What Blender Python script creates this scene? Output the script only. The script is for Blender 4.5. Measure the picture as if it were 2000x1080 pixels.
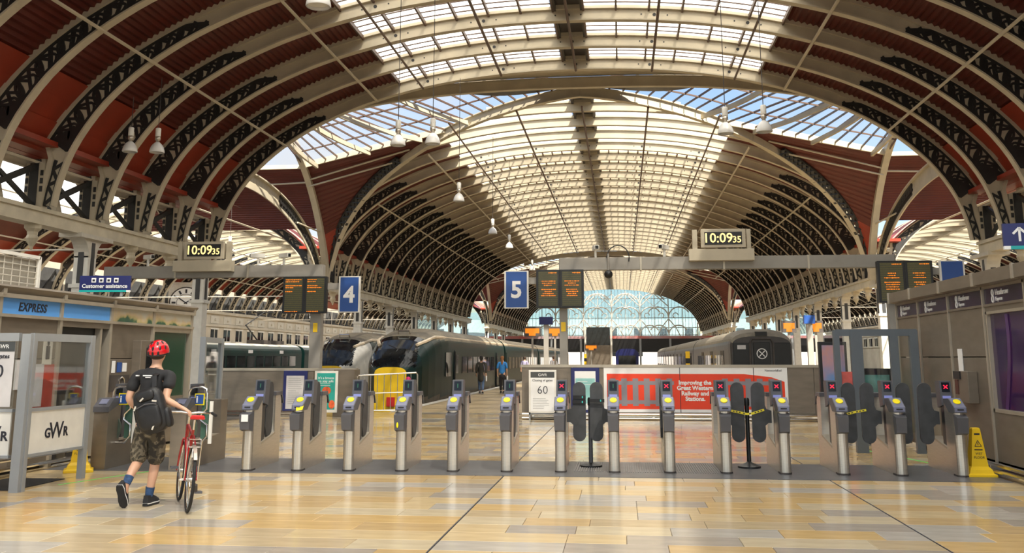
import bpy, math, random
from mathutils import Vector, Matrix
for o in list(bpy.data.objects): bpy.data.objects.remove(o)
S = bpy.context.scene
COL = S.collection
PI = math.pi
# ---------------------------------------------------------------- camera
FPX, PPX, PPY, VPX, VPY, CH = 1900.0, 1000.0, 340.0, 1215.0, 699.0, 1.62
PITCH = math.atan((VPY-PPY)/FPX)
YAW = math.atan((VPX-PPX)/FPX*math.cos(PITCH))
cd = bpy.data.cameras.new('camera'); cam = bpy.data.objects.new('camera', cd); COL.objects.link(cam)
cd.sensor_fit = 'HORIZONTAL'; cd.sensor_width = 36.0; cd.lens = FPX/2000*36.0
cd.shift_x = 0.0; cd.shift_y = -(540-PPY)/2000.0
cd.clip_start = 0.05; cd.clip_end = 900
cam.location = (0, 0, CH); cam.rotation_euler = (PI/2+PITCH, 0, YAW)
S.camera = cam
# ---------------------------------------------------------------- light
S.view_settings.view_transform = 'Standard'; S.view_settings.look = 'None'
S.view_settings.gamma = 1.0; S.view_settings.use_curve_mapping = False
S.view_settings.exposure = 0.0
SUN_DIR = Vector((0.42, -0.80, 1.05)).normalized()      # towards the sun
w = bpy.data.worlds.new('sky'); S.world = w; w.use_nodes = True
nt = w.node_tree; nt.nodes.clear()
out = nt.nodes.new('ShaderNodeOutputWorld'); bg = nt.nodes.new('ShaderNodeBackground')
sky = nt.nodes.new('ShaderNodeTexSky'); sky.sky_type = 'NISHITA'; sky.sun_disc = False
sky.sun_elevation = math.asin(SUN_DIR.z); sky.sun_rotation = math.atan2(SUN_DIR.x, SUN_DIR.y)
sky.air_density = 1.0; sky.dust_density = 0.6
tcw = nt.nodes.new('ShaderNodeTexCoord'); nz = nt.nodes.new('ShaderNodeTexNoise')
nz.inputs['Scale'].default_value = 2.6; nz.inputs['Detail'].default_value = 6; nz.inputs['Roughness'].default_value = 0.6
rmp = nt.nodes.new('ShaderNodeValToRGB'); rmp.color_ramp.elements[0].position = 0.42; rmp.color_ramp.elements[1].position = 0.68
cmx = nt.nodes.new('ShaderNodeMix'); cmx.data_type = 'RGBA'
scl = nt.nodes.new('ShaderNodeVectorMath'); scl.operation = 'SCALE'; scl.inputs['Scale'].default_value = 0.20
nt.links.new(tcw.outputs['Generated'], nz.inputs['Vector']); nt.links.new(nz.outputs['Fac'], rmp.inputs['Fac'])
nt.links.new(sky.outputs['Color'], scl.inputs[0])
nt.links.new(rmp.outputs['Color'], cmx.inputs['Factor'])
nt.links.new(scl.outputs['Vector'], cmx.inputs['A']); cmx.inputs['B'].default_value = (0.80, 0.83, 0.88, 1)
nt.links.new(cmx.outputs['Result'], bg.inputs['Color']); bg.inputs['Strength'].default_value = 1.05
nt.links.new(bg.outputs['Background'], out.inputs['Surface'])
sl = bpy.data.lights.new('sun', 'SUN'); sl.energy = 16.0; sl.angle = 0.012; sl.color = (1.0, 0.92, 0.78)
so = bpy.data.objects.new('sun', sl); COL.objects.link(so); so.location = (20, -40, 60)
so.rotation_euler = SUN_DIR.to_track_quat('Z', 'Y').to_euler()

# ---------------------------------------------------------------- helpers
def tag(o, label=None, cat=None, group=None, kind=None):
    if label: o['label'] = label
    if cat: o['category'] = cat
    if group: o['group'] = group
    if kind: o['kind'] = kind
    return o
def empty(name, loc=(0, 0, 0), rz=0, parent=None):
    o = bpy.data.objects.new(name, None); COL.objects.link(o); o.location = loc; o.rotation_euler = (0, 0, rz)
    o.empty_display_size = 0.1
    if parent: o.parent = parent
    return o
def link(name, me, parent=None, loc=(0, 0, 0), rz=0):
    o = bpy.data.objects.new(name, me); COL.objects.link(o); o.location = loc; o.rotation_euler = (0, 0, rz)
    if parent: o.parent = parent
    return o
def copy_tree(o, parent=None):
    c = o.copy(); COL.objects.link(c); c.parent = parent
    for ch in o.children: copy_tree(ch, c)
    return c

class MB:
    def __init__(s): s.v = []; s.f = []; s.m = []; s.i = 0
    def mi(s, i): s.i = i; return s
    def add(s, vs, fs):
        b = len(s.v); s.v += [tuple(p) for p in vs]
        for f in fs: s.f.append(tuple(b+k for k in f)); s.m.append(s.i)
        return s
    def box(s, c, d, rz=0, M=None):
        x, y, z = d[0]/2, d[1]/2, d[2]/2
        vs = [Vector(p) for p in ((-x,-y,-z),(x,-y,-z),(x,y,-z),(-x,y,-z),(-x,-y,z),(x,-y,z),(x,y,z),(-x,y,z))]
        if M is None: M = Matrix.Rotation(rz, 3, 'Z')
        vs = [M@p+Vector(c) for p in vs]
        return s.add(vs, [(0,3,2,1),(4,5,6,7),(0,1,5,4),(1,2,6,5),(2,3,7,6),(3,0,4,7)])
    def cuboid(s, a, b):
        return s.box([(a[k]+b[k])/2 for k in range(3)], [abs(b[k]-a[k]) for k in range(3)])
    def bar(s, p, q, wd, ht, up=(0, 0, 1)):
        p, q = Vector(p), Vector(q); d = (q-p); L = d.length
        if L < 1e-6: return s
        d /= L; u = Vector(up)
        if abs(d.dot(u)) > 0.99: u = Vector((0, 1, 0)) if abs(d.y) < 0.9 else Vector((1, 0, 0))
        r = d.cross(u).normalized(); u = r.cross(d)
        vs = []
        for e in (p, q):
            for sx, sz in ((-1,-1),(1,-1),(1,1),(-1,1)): vs.append(e+r*(sx*wd/2)+u*(sz*ht/2))
        return s.add(vs, [(0,1,2,3),(7,6,5,4),(0,4,5,1),(1,5,6,2),(2,6,7,3),(3,7,4,0)])
    def strip(s, pts, wd, ht, up=(0, 1, 0)):
        for a, b in zip(pts[:-1], pts[1:]): s.bar(a, b, wd, ht, up)
        return s
    def tube(s, pts, r, n=8, closed=False):
        pts = [Vector(p) for p in pts]; N = len(pts); rr = r if isinstance(r, (list, tuple)) else [r]*N
        vs = []; ref = None
        for k in range(N):
            if closed: t = pts[(k+1) % N]-pts[k-1]
            else: t = pts[min(k+1, N-1)]-pts[max(k-1, 0)]
            if t.length < 1e-9: t = Vector((0, 0, 1))
            t.normalize()
            if ref is None:
                ref = Vector((0, 0, 1)) if abs(t.z) < 0.9 else Vector((1, 0, 0))
            a = ref-t*ref.dot(t)
            if a.length < 1e-4: a = Vector((1, 0, 0))-t*t.x
            a.normalize(); ref = a; b = t.cross(a)
            for j in range(n):
                an = 2*PI*j/n; vs.append(pts[k]+(a*math.cos(an)+b*math.sin(an))*rr[k])
        fs = []
        for k in range(N if closed else N-1):
            k2 = (k+1) % N
            for j in range(n):
                j2 = (j+1) % n; fs.append((k*n+j, k*n+j2, k2*n+j2, k2*n+j))
        if not closed: fs += [tuple(range(n))[::-1], tuple((N-1)*n+j for j in range(n))]
        return s.add(vs, fs)
    def lathe(s, prof, c=(0, 0, 0), n=16, sx=1.0, sy=1.0, caps=True):
        c = Vector(c); vs = []
        for r, z in prof:
            for j in range(n):
                an = 2*PI*j/n; vs.append(c+Vector((r*sx*math.cos(an), r*sy*math.sin(an), z)))
        fs = []
        for k in range(len(prof)-1):
            for j in range(n):
                j2 = (j+1) % n; fs.append((k*n+j, k*n+j2, (k+1)*n+j2, (k+1)*n+j))
        if caps: fs += [tuple(range(n))[::-1], tuple((len(prof)-1)*n+j for j in range(n))]
        return s.add(vs, fs)
    def ball(s, c, r, n=12, m=8):
        rx, ry, rz = (r, r, r) if not isinstance(r, (tuple, list)) else r
        prof = [(max(math.sin(PI*k/m), 1e-3), -math.cos(PI*k/m)) for k in range(m+1)]
        c = Vector(c); b = []
        for rad, z in prof:
            for j in range(n):
                an = 2*PI*j/n; b.append(c+Vector((rx*rad*math.cos(an), ry*rad*math.sin(an), rz*z)))
        fs = []
        for k in range(m):
            for j in range(n):
                j2 = (j+1) % n; fs.append((k*n+j, k*n+j2, (k+1)*n+j2, (k+1)*n+j))
        return s.add(b, fs)
    def prism(s, poly, h0, h1, axis='Y'):
        """poly: 2D outline; axis Y: (x,z) extruded from y=h0 to h1; Z: (x,y); X: (y,z)"""
        def P(p, h):
            if axis == 'Y': return (p[0], h, p[1])
            if axis == 'Z': return (p[0], p[1], h)
            return (h, p[0], p[1])
        n = len(poly)
        vs = [P(p, h0) for p in poly]+[P(p, h1) for p in poly]
        fs = [tuple(range(n)), tuple(range(2*n-1, n-1, -1))]
        for k in range(n): k2 = (k+1) % n; fs.append((k, n+k, n+k2, k2))
        return s.add(vs, fs)
    def grid(s, rows, flip=False):
        n = len(rows[0]); vs = [p for r in rows for p in r]; fs = []
        for i in range(len(rows)-1):
            for j in range(n-1):
                f = (i*n+j, i*n+j+1, (i+1)*n+j+1, (i+1)*n+j); fs.append(f[::-1] if flip else f)
        return s.add(vs, fs)
    def mesh(s, name, mats, smooth=False):
        me = bpy.data.meshes.new(name); me.from_pydata(s.v, [], s.f)
        if not isinstance(mats, (list, tuple)): mats = [mats]
        for mt in mats: me.materials.append(mt)
        if len(mats) > 1: me.polygons.foreach_set('material_index', s.m)
        if smooth: me.polygons.foreach_set('use_smooth', [True]*len(me.polygons))
        me.update(); return me
    def fixn(s): return s
    def build(s, name, mats, parent=None, loc=(0, 0, 0), rz=0, smooth=False, bevel=0, sub=0):
        me = s.mesh(name, mats, smooth)
        o = link(name, me, parent, loc, rz)
        if bevel:
            b = o.modifiers.new('bevel', 'BEVEL'); b.width = bevel; b.segments = 2; b.limit_method = 'ANGLE'; b.angle_limit = 0.7
        if sub:
            b = o.modifiers.new('sub', 'SUBSURF'); b.levels = sub; b.render_levels = sub
        if smooth:
            try:
                me.set_sharp_from_angle(angle=0.8)
            except Exception: pass
        return o

def text_mesh(txt, size, mat, depth=0.004, align='CENTER', shear=0, spacing=1.0, offset=0.0, line=1.0):
    cu = bpy.data.curves.new('lettering', 'FONT'); cu.body = txt; cu.size = size; cu.extrude = depth
    cu.align_x = align; cu.align_y = 'CENTER'; cu.shear = shear; cu.space_character = spacing; cu.offset = offset; cu.space_line = line
    cu.resolution_u = 3
    ob = bpy.data.objects.new('lettering_tmp', cu); COL.objects.link(ob)
    dg = bpy.context.evaluated_depsgraph_get(); me = bpy.data.meshes.new_from_object(ob.evaluated_get(dg))
    bpy.data.objects.remove(ob); bpy.data.curves.remove(cu)
    me.materials.clear(); me.materials.append(mat); me.name = 'lettering'
    return me
def text(txt, size, mat, parent, loc, rz=0, name='lettering', tilt=0.0, **k):
    """upright text facing -Y in the parent's frame (rz turns it)"""
    me = text_mesh(txt, size, mat, **k); o = link(name, me, parent, loc)
    o.rotation_euler = (PI/2+tilt, 0, rz); return o

# ---------------------------------------------------------------- materials
def mat(name, col, rough=0.5, metal=0.0, var=0.0, scale=4.0, bump=0.0, bscale=None, emit=None, es=1.0, spec=0.5, coat=0.0, col2=None, stretch=None, alpha=None):
    m = bpy.data.materials.new(name); m.use_nodes = True; nt = m.node_tree; b = nt.nodes['Principled BSDF']
    b.inputs['Roughness'].default_value = rough; b.inputs['Metallic'].default_value = metal
    b.inputs['Specular IOR Level'].default_value = spec
    b.inputs['Coat Weight'].default_value = coat; b.inputs['Coat Roughness'].default_value = 0.08
    c = (*col, 1); b.inputs['Base Color'].default_value = c
    tc = nt.nodes.new('ShaderNodeTexCoord'); src = tc.outputs['Object']
    if stretch:
        mp = nt.nodes.new('ShaderNodeMapping'); mp.inputs['Scale'].default_value = stretch
        nt.links.new(src, mp.inputs['Vector']); src = mp.outputs['Vector']
    n = nt.nodes.new('ShaderNodeTexNoise'); n.inputs['Scale'].default_value = scale; n.inputs['Detail'].default_value = 5
    nt.links.new(src, n.inputs['Vector'])
    if var or col2:
        r = nt.nodes.new('ShaderNodeValToRGB'); e = r.color_ramp.elements
        e[0].position = 0.32; e[1].position = 0.70
        c2 = col2 if col2 else tuple(min(1, x*(1+var)) for x in col)
        c1 = col if col2 else tuple(x*(1-var) for x in col)
        e[0].color = (*c1, 1); e[1].color = (*c2, 1)
        nt.links.new(n.outputs['Fac'], r.inputs['Fac']); nt.links.new(r.outputs['Color'], b.inputs['Base Color'])
    if bump:
        n2 = n
        if bscale:
            n2 = nt.nodes.new('ShaderNodeTexNoise'); n2.inputs['Scale'].default_value = bscale; nt.links.new(src, n2.inputs['Vector'])
        bp = nt.nodes.new('ShaderNodeBump'); bp.inputs['Strength'].default_value = bump; bp.inputs['Distance'].default_value = 0.02
        nt.links.new(n2.outputs['Fac'], bp.inputs['Height']); nt.links.new(bp.outputs['Normal'], b.inputs['Normal'])
    if emit:
        b.inputs['Emission Color'].default_value = (*emit, 1); b.inputs['Emission Strength'].default_value = es
    if alpha is not None: b.inputs['Alpha'].default_value = alpha
    return m
def glazing_mat(name, trans, diff, dcol=(0.95, 0.95, 0.93), tcol=(1, 1, 1)):
    """diffusing roof glass: part clear, the rest scatters light through"""
    m = bpy.data.materials.new(name); m.use_nodes = True; nt = m.node_tree; nt.nodes.clear()
    o = nt.nodes.new('ShaderNodeOutputMaterial'); t = nt.nodes.new('ShaderNodeBsdfTransparent'); t.inputs['Color'].default_value = (*tcol, 1)
    d = nt.nodes.new('ShaderNodeBsdfTranslucent')
    n = nt.nodes.new('ShaderNodeTexNoise'); n.inputs['Scale'].default_value = 0.9; n.inputs['Detail'].default_value = 4
    tc = nt.nodes.new('ShaderNodeTexCoord'); nt.links.new(tc.outputs['Object'], n.inputs['Vector'])
    r = nt.nodes.new('ShaderNodeValToRGB'); r.color_ramp.elements[0].position = 0.3; r.color_ramp.elements[1].position = 0.7
    r.color_ramp.elements[0].color = (*[c*0.86 for c in dcol], 1); r.color_ramp.elements[1].color = (*dcol, 1)
    nt.links.new(n.outputs['Fac'], r.inputs['Fac']); nt.links.new(r.outputs['Color'], d.inputs['Color'])
    x = nt.nodes.new('ShaderNodeMixShader'); x.inputs['Fac'].default_value = diff
    nt.links.new(t.outputs[0], x.inputs[1]); nt.links.new(d.outputs[0], x.inputs[2]); nt.links.new(x.outputs[0], o.inputs['Surface'])
    return m
def pane_mat(name, tint=(0.93, 0.95, 0.95), refl=0.12):
    """clear flat window glass: see-through with a mirror-like reflection"""
    m = bpy.data.materials.new(name); m.use_nodes = True; nt = m.node_tree; nt.nodes.clear()
    o = nt.nodes.new('ShaderNodeOutputMaterial'); t = nt.nodes.new('ShaderNodeBsdfTransparent'); t.inputs['Color'].default_value = (*tint, 1)
    g = nt.nodes.new('ShaderNodeBsdfGlossy'); g.inputs['Roughness'].default_value = 0.03
    lw = nt.nodes.new('ShaderNodeLayerWeight'); lw.inputs['Blend'].default_value = 0.35
    mu = nt.nodes.new('ShaderNodeMath'); mu.operation = 'MULTIPLY_ADD'; mu.inputs[1].default_value = 0.32; mu.inputs[2].default_value = refl*0.5
    nt.links.new(lw.outputs['Fresnel'], mu.inputs[0])
    x = nt.nodes.new('ShaderNodeMixShader'); nt.links.new(mu.outputs[0], x.inputs['Fac'])
    nt.links.new(t.outputs[0], x.inputs[1]); nt.links.new(g.outputs[0], x.inputs[2]); nt.links.new(x.outputs[0], o.inputs['Surface'])
    return m
M = {}
M['rib'] = mat('painted_iron_beige', (0.52, 0.455, 0.335), 0.5, var=0.10, scale=1.5)
M['beam'] = mat('painted_beam_beige', (0.62, 0.56, 0.43), 0.5, var=0.12, scale=2)
M['scroll'] = mat('black_scrollwork', (0.022, 0.021, 0.020), 0.5, var=0.2)
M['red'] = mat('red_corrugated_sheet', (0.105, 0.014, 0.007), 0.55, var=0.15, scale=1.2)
M['redflat'] = mat('red_smooth_panel', (0.30, 0.038, 0.016), 0.42, var=0.15, scale=0.8)  # smooth panels; the lighter red partly puts side light into the colour
M['glaze'] = glazing_mat('roof_glazing', 0.2, 0.64)
M['glazefar'] = glazing_mat('far_roof_glazing', 0.2, 0.44)
M['clear'] = glazing_mat('clear_roof_glazing', 0.9, 0.015, tcol=(0.93, 0.95, 0.97))
M['bar'] = mat('glazing_bar_brown', (0.10, 0.055, 0.035), 0.5, var=0.1)
M['dark'] = mat('dark_vent_metal', (0.06, 0.05, 0.045), 0.6, var=0.2)
M['white'] = mat('white_paint', (0.78, 0.76, 0.70), 0.45, var=0.06)
M['offwhite'] = mat('off_white_paint', (0.62, 0.58, 0.50), 0.5, var=0.08)
M['black'] = mat('black_plastic', (0.012, 0.012, 0.013), 0.4, var=0.15)
M['rubber'] = mat('black_rubber', (0.015, 0.015, 0.016), 0.75, var=0.2, scale=20)
M['steel'] = mat('brushed_steel', (0.60, 0.55, 0.48), 0.32, 0.85, var=0.06, scale=6, stretch=(1, 1, 14))
M['clad'] = mat('brushed_bronze_cladding', (0.225, 0.188, 0.147), 0.42, 0.45, var=0.10, scale=2.5, stretch=(1, 1, 3))
M['cladtrim'] = mat('pale_metal_trim', (0.46, 0.41, 0.33), 0.4, 0.5, var=0.06)
M['greyframe'] = mat('grey_powder_coat', (0.32, 0.335, 0.345), 0.45, 0.1, var=0.04)
M['chrome'] = mat('polished_steel', (0.72, 0.70, 0.66), 0.2, 1.0, var=0.03)
M['concrete'] = mat('grey_concrete', (0.28, 0.27, 0.25), 0.85, var=0.2, scale=3, bump=0.2)
M['pane'] = pane_mat('clear_pane')
M['darkpane'] = mat('dark_window_glass', (0.012, 0.014, 0.016), 0.06, 0, var=0.3, spec=0.35)
M['yellow'] = mat('yellow_paint', (0.85, 0.55, 0.01), 0.45, var=0.05)
M['navy'] = mat('navy_sign', (0.015, 0.020, 0.12), 0.4, var=0.05)
M['blue'] = mat('blue_sign', (0.018, 0.075, 0.30), 0.4, var=0.04)
M['print'] = mat('white_print', (0.85, 0.85, 0.84), 0.5, var=0.02)
M['ink'] = mat('black_print', (0.02, 0.02, 0.03), 0.5, var=0.1)
# ================================================================ ROOF
XC, A0, ZS, R0, NP = -1.7, 15.5, 5.5, 8.15, 2.2
PITCHY = 3.05
YN = 39.9              # last rib before the first transept
YF = 56.2              # first foot after it
YN2, YF2, YEND = 114.0, 130.0, 175.8
def sprof(x, a=A0, R=R0, zs=ZS, n=NP):
    q = min(1.0, abs(x)/a); return zs+R*(1-q**n)**(1/n)
def arc(a, R, zs, n, N=64):
    """points (x,z) left to right, plus outward normals"""
    raw = []
    for k in range(721):
        th = PI*k/720; c, s = math.cos(th), math.sin(th)
        raw.append((-math.copysign(abs(c)**(2/n), c)*a, zs+R*max(s, 0)**(2/n)))
    L = [0]
    for p, q in zip(raw[:-1], raw[1:]): L.append(L[-1]+math.hypot(q[0]-p[0], q[1]-p[1]))
    pts = []; j = 0
    for k in range(N+1):
        t = L[-1]*k/N
        while j < len(L)-2 and L[j+1] < t: j += 1
        u = (t-L[j])/max(1e-9, L[j+1]-L[j]); p, q = raw[j], raw[j+1]
        pts.append((p[0]+(q[0]-p[0])*u, p[1]+(q[1]-p[1])*u))
    nr = []
    for k in range(N+1):
        p, q = pts[max(0, k-1)], pts[min(N, k+1)]; dx, dz = q[0]-p[0], q[1]-p[1]; l = math.hypot(dx, dz)
        nr.append((-dz/l, dx/l))
    nr[0] = (-1, 0); nr[-1] = (1, 0)
    return pts, nr, L[-1]
def t_of_zi(V, z):
    k = 0
    while V.at(k/400, 0)[1] < z: k += 1
    return k/400
class Vault:
    def __init__(s, a, R, zs, n, d0, d1, N=64):
        s.a, s.R, s.zs, s.n, s.N = a, R, zs, n, N
        s.pts, s.nr, s.len = arc(a, R, zs, n, N); s.d0, s.d1 = d0, d1
    def depth(s, t):                       # t 0..1 along the whole arch
        u = max(0.0, 1-min(t, 1-t)/0.27); return s.d0+(s.d1-s.d0)*u*u
    def at(s, t, off):
        """point at arch fraction t, offset outwards by off"""
        f = min(max(t, 0), 1)*s.N; k = min(int(f), s.N-1); u = f-k
        p, q = s.pts[k], s.pts[k+1]; m, n = s.nr[k], s.nr[k+1]
        return (p[0]+(q[0]-p[0])*u+(m[0]+(n[0]-m[0])*u)*off, p[1]+(q[1]-p[1])*u+(m[1]+(n[1]-m[1])*u)*off)
    def t_of_x(s, x):
        for k in range(s.N):
            if s.pts[k][0] <= x <= s.pts[k+1][0]:
                return (k+(x-s.pts[k][0])/max(1e-9, s.pts[k+1][0]-s.pts[k][0]))/s.N
        return 0.0 if x < 0 else 1.0
    def rib_mesh(s, name, t0=0.0, t1=1.0, fl=0.30, web=0.07, n=84, foot=0.0, webfoot=0.0):
        mb = MB()
        for (o0, o1, wy) in (('i', 0.0, fl), ('w', 0.0, web), ('o', 0.0, fl)):
            e = foot if o0 == 'i' else webfoot
            ts = [max(t0, e)+(min(t1, 1-e)-max(t0, e))*k/n for k in range(n+1)]
            sec = []
            for t in ts:
                D = s.depth(t); zt_ = s.at(t, 0)[1]
                if zt_ < 7.45: D = 0.40
                elif zt_ < 7.6: D = 0.40+(D-0.40)*(zt_-7.45)/0.15
                if o0 == 'i': a, b = s.at(t, 0), s.at(t, 0.05)
                elif o0 == 'o': a, b = s.at(t, D-0.06), s.at(t, D+0.10)
                else: a, b = s.at(t, 0.05), s.at(t, D-0.06)
                sec.append([(a[0], -wy/2, a[1]), (b[0], -wy/2, b[1]), (b[0], wy/2, b[1]), (a[0], wy/2, a[1])])
            vs = [p for q in sec for p in q]; fs = []
            for k in range(n):
                for j in range(4):
                    j2 = (j+1) % 4; fs.append((k*4+j, k*4+j2, (k+1)*4+j2, (k+1)*4+j))
            fs += [(3, 2, 1, 0), (n*4, n*4+1, n*4+2, n*4+3)]
            mb.add(vs, fs)
        return mb.mesh(name, M['rib'])
    def scroll_mesh(s, name, tend, z0, bays=15, wd=0.085, th=0.15, holes=True):
        mb = MB(); tb = 0.0
        for k in range(s.N):                      # start above height z0
            if s.pts[k][1] >= z0: tb = k/s.N; break
        def P(t, f, side):
            D = s.depth(t); p = s.at(t, 0.06+(D-0.13)*f)
            return (p[0]*side, 0, p[1])
        for side in (1, -1):
            T = lambda u: tb+(tend-tb)*u
            up = (0, 1, 0)
            top = lambda u: 1.0 if u < 0.86 else 1.0-0.75*((u-0.86)/0.14)**1.5
            nn = 44
            mb.strip([P(T(k/nn), 0.97*top(k/nn), side) for k in range(nn+1)], wd*1.1, th, up)
            mb.strip([P(T(k/nn), 0.10, side) for k in range(nn+1)], wd*1.3, th, up)
            for b in range(bays):
                u0 = b/bays; u1 = (b+1)/bays; du = u1-u0
                tp = top(u0+du*0.5)
                mb.bar(P(T(u0), 0.05, side), P(T(min(1, u0+du*1.15)), 0.97*tp, side), th, wd*1.2)
                if b % 2 == 0:
                    for sg in (-1, 1):             # pointed leaf
                        pl = []
                        for k in range(7):
                            q = k/6; c = math.sin(PI*q)*0.36*sg
                            pl.append(P(T(min(1, max(0, u0+du*(0.1+0.95*q)+0.35*du*c))), (0.10+0.80*q-c*0.45)*tp, side))
                        mb.strip(pl, wd*0.9, th, up)
                else:
                    pl = [P(T(min(1, u0+du*(0.55+0.5*math.sin(q*4)))), (0.1+0.8*q)*tp, side) for q in [k/6 for k in range(7)]]
                    mb.strip(pl, wd*0.9, th, up)
                mb.bar(P(T(u0), 0.92*tp, side), P(T(min(1, u0+du*0.5)), 0.45*tp, side), th, wd)
            # pierced leg between girder and upper rail
            def Q(z_, f): p_ = s.at(t_of_zi(s, z_), 0.05+0.30*f); return (p_[0]*side, 0, p_[1])
            zz_ = [6.15+0.26*k for k in range(6)]
            mb.strip([Q(z_, 1.0) for z_ in zz_], wd*1.2, th, up); mb.strip([Q(z_, 0.12) for z_ in zz_], wd*0.8, th, up)
            for k in range(5): mb.bar(Q(zz_[k], 0.1 if k % 2 else 0.95), Q(zz_[k+1], 0.95 if k % 2 else 0.1), th, wd*1.1)
            # fan of leaves at the foot
            for k in range(9):
                an = k/8
                mb.bar(P(T(0.0), 0.12, side), P(T(0.02+0.14*an), 0.95-0.75*an, side), th, wd*1.5)
            if holes:
                for t in (0.335, 0.42, 0.50):
                    if t <= tend+0.02: continue
                    for dt, r in ((0, 0.065), (-0.012, 0.03), (0.012, 0.03)):
                        if t == 0.5 and side == -1: continue
                        p = P(t+dt, 0.5, side)
                        ring = [(p[0]+r*math.cos(2*PI*j/8), p[2]+r*math.sin(2*PI*j/8)) for j in range(8)]
                        mb.prism(ring, -0.045, 0.045, 'Y')
        return mb.mesh(name, M['scroll'])
    def skin(s, mb, t0, t1, y0, y1, n, off=0.03, corr=0.0, thick=0.04):
        """roof covering between two arch fractions, along Y; corr > 0 folds it"""
        rows = [[], []]; rows2 = [[], []]
        for k in range(n+1):
            t = t0+(t1-t0)*k/n; o = s.depth(t)+off+(corr if k % 2 else 0)
            p = s.at(t, o); q = s.at(t, s.depth(t)+off+corr+thick)
            for i, y in ((0, y0), (1, y1)):
                rows[i].append((p[0], y, p[1])); rows2[i].append((q[0], y, q[1]))
        mb.grid(rows); mb.grid(rows2, True)
        return mb
V0 = Vault(A0, R0, ZS, NP, 0.50, 1.20)
VA = Vault(9.9, 5.6, 5.3, 2.1, 0.42, 1.05)      # side aisles
XL, XR = XC-A0-0.6, XC+A0+0.6                    # arcade centre lines
XAL, XAR = XL-0.6-9.9, XR+0.6+9.9                # aisle centre lines

rib_me = V0.rib_mesh('rib', foot=t_of_zi(V0, 6.1), webfoot=t_of_zi(V0, 6.1)); scr_me = V0.scroll_mesh('scrollwork', V0.t_of_x(-10.8), 7.45)
ribA_me = VA.rib_mesh('rib', n=56, foot=t_of_zi(VA, 6.1), webfoot=t_of_zi(VA, 6.1)); scrA_me = VA.scroll_mesh('scrollwork', 0.30, 7.2, bays=8, holes=False)
ceil = empty('ceiling', (XC, 0, 0)); tag(ceil, 'great arched iron and glass roof over the central platforms', kind='structure')
ceilL = empty('ceiling', (XAL, 0, 0)); tag(ceilL, 'lower arched iron roof of the aisle on the left', kind='structure')
ceilR = empty('ceiling', (XAR, 0, 0)); tag(ceilR, 'lower arched iron roof of the aisle on the right', kind='structure')
def add_rib(parent, y, rm, sm):
    r = link('rib', rm, parent, (0, y, 0)); link('scrollwork', sm, r); return r
near_y = [YN-PITCHY*k for k in range(10)]
far_y = [YF+PITCHY*k for k in range(int((YN2-YF)/PITCHY)+1)]
far_y2 = [YF2+PITCHY*k for k in range(int((YEND-YF2)/PITCHY)+1)]
for y in near_y+far_y+far_y2: add_rib(ceil, y, rib_me, scr_me)
def t_of_z(V, z):                 # where the roof covering starts above the valley gutter
    k = 0
    while V.at(k/400, V.depth(k/400))[1] < z: k += 1
    return k/400
TS, TSA = t_of_z(V0, 8.0), t_of_z(VA, 7.95)
TG = V0.t_of_x(-7.5)            # glazing starts here
TC = V0.t_of_x(-14.1)           # corrugated sheet starts here
TV = V0.t_of_x(-0.55)           # ridge ventilator
# near bays: every sheet, panel and pane its own piece
def bay_meshes(h):
    d = {}
    n = int((TG-TC)*V0.len/0.10)//2*2
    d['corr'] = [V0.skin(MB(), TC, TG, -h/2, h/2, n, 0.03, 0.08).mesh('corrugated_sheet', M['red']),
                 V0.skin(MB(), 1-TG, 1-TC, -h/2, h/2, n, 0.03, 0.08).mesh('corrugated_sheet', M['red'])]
    fl = []
    for k in range(3):
        a, b = TS+(TC-TS)*k/3-0.003, TS+(TC-TS)*(k+1)/3+0.003
        o = (0.0, 0.05, 0.025)[k]
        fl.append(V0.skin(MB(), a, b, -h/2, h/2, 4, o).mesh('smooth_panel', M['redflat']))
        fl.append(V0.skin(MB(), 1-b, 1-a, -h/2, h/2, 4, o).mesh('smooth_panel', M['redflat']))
    d['flat'] = fl
    gl = []
    for sd in (0, 1):
        for k in range(6):
            a, b = TG+(TV-TG)*k/6, TG+(TV-TG)*(k+1)/6
            if sd: a, b = 1-b, 1-a
            gl.append(V0.skin(MB(), a, b, -h/2, h/2, 3, 0.05, 0, 0.012).mesh('roof_pane', M['glaze']))
    d['pane'] = gl
    mb = MB()
    for sd in (0, 1):
        for k in range(7):
            t = TG+(TV-TG)*k/6; t = 1-t if sd else t
            p = V0.at(t, V0.depth(t)-0.05); mb.bar((p[0], -h/2, p[1]), (p[0], h/2, p[1]), 0.07, 0.16)
        for j in range(1, 6):
            y = -h/2+h*j/6
            pl = []
            for k in range(15):
                t = TG+(TV-TG)*k/14; t = 1-t if sd else t
                p = V0.at(t, V0.depth(t)+0.03); pl.append((p[0], y, p[1]))
            mb.strip(pl, 0.035, 0.05)
    d['bars'] = mb.mesh('glazing_bars', M['bar'])
    return d
BM = bay_meshes(PITCHY)
def place_bay(y):
    for k in ('corr', 'flat', 'pane'):
        for me in BM[k]: link(me.name.split('.')[0], me, ceil, (0, y, 0))
    link('glazing_bars', BM['bars'], ceil, (0, y, 0))
for y in near_y[:-1]: place_bay(y-PITCHY/2)
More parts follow.
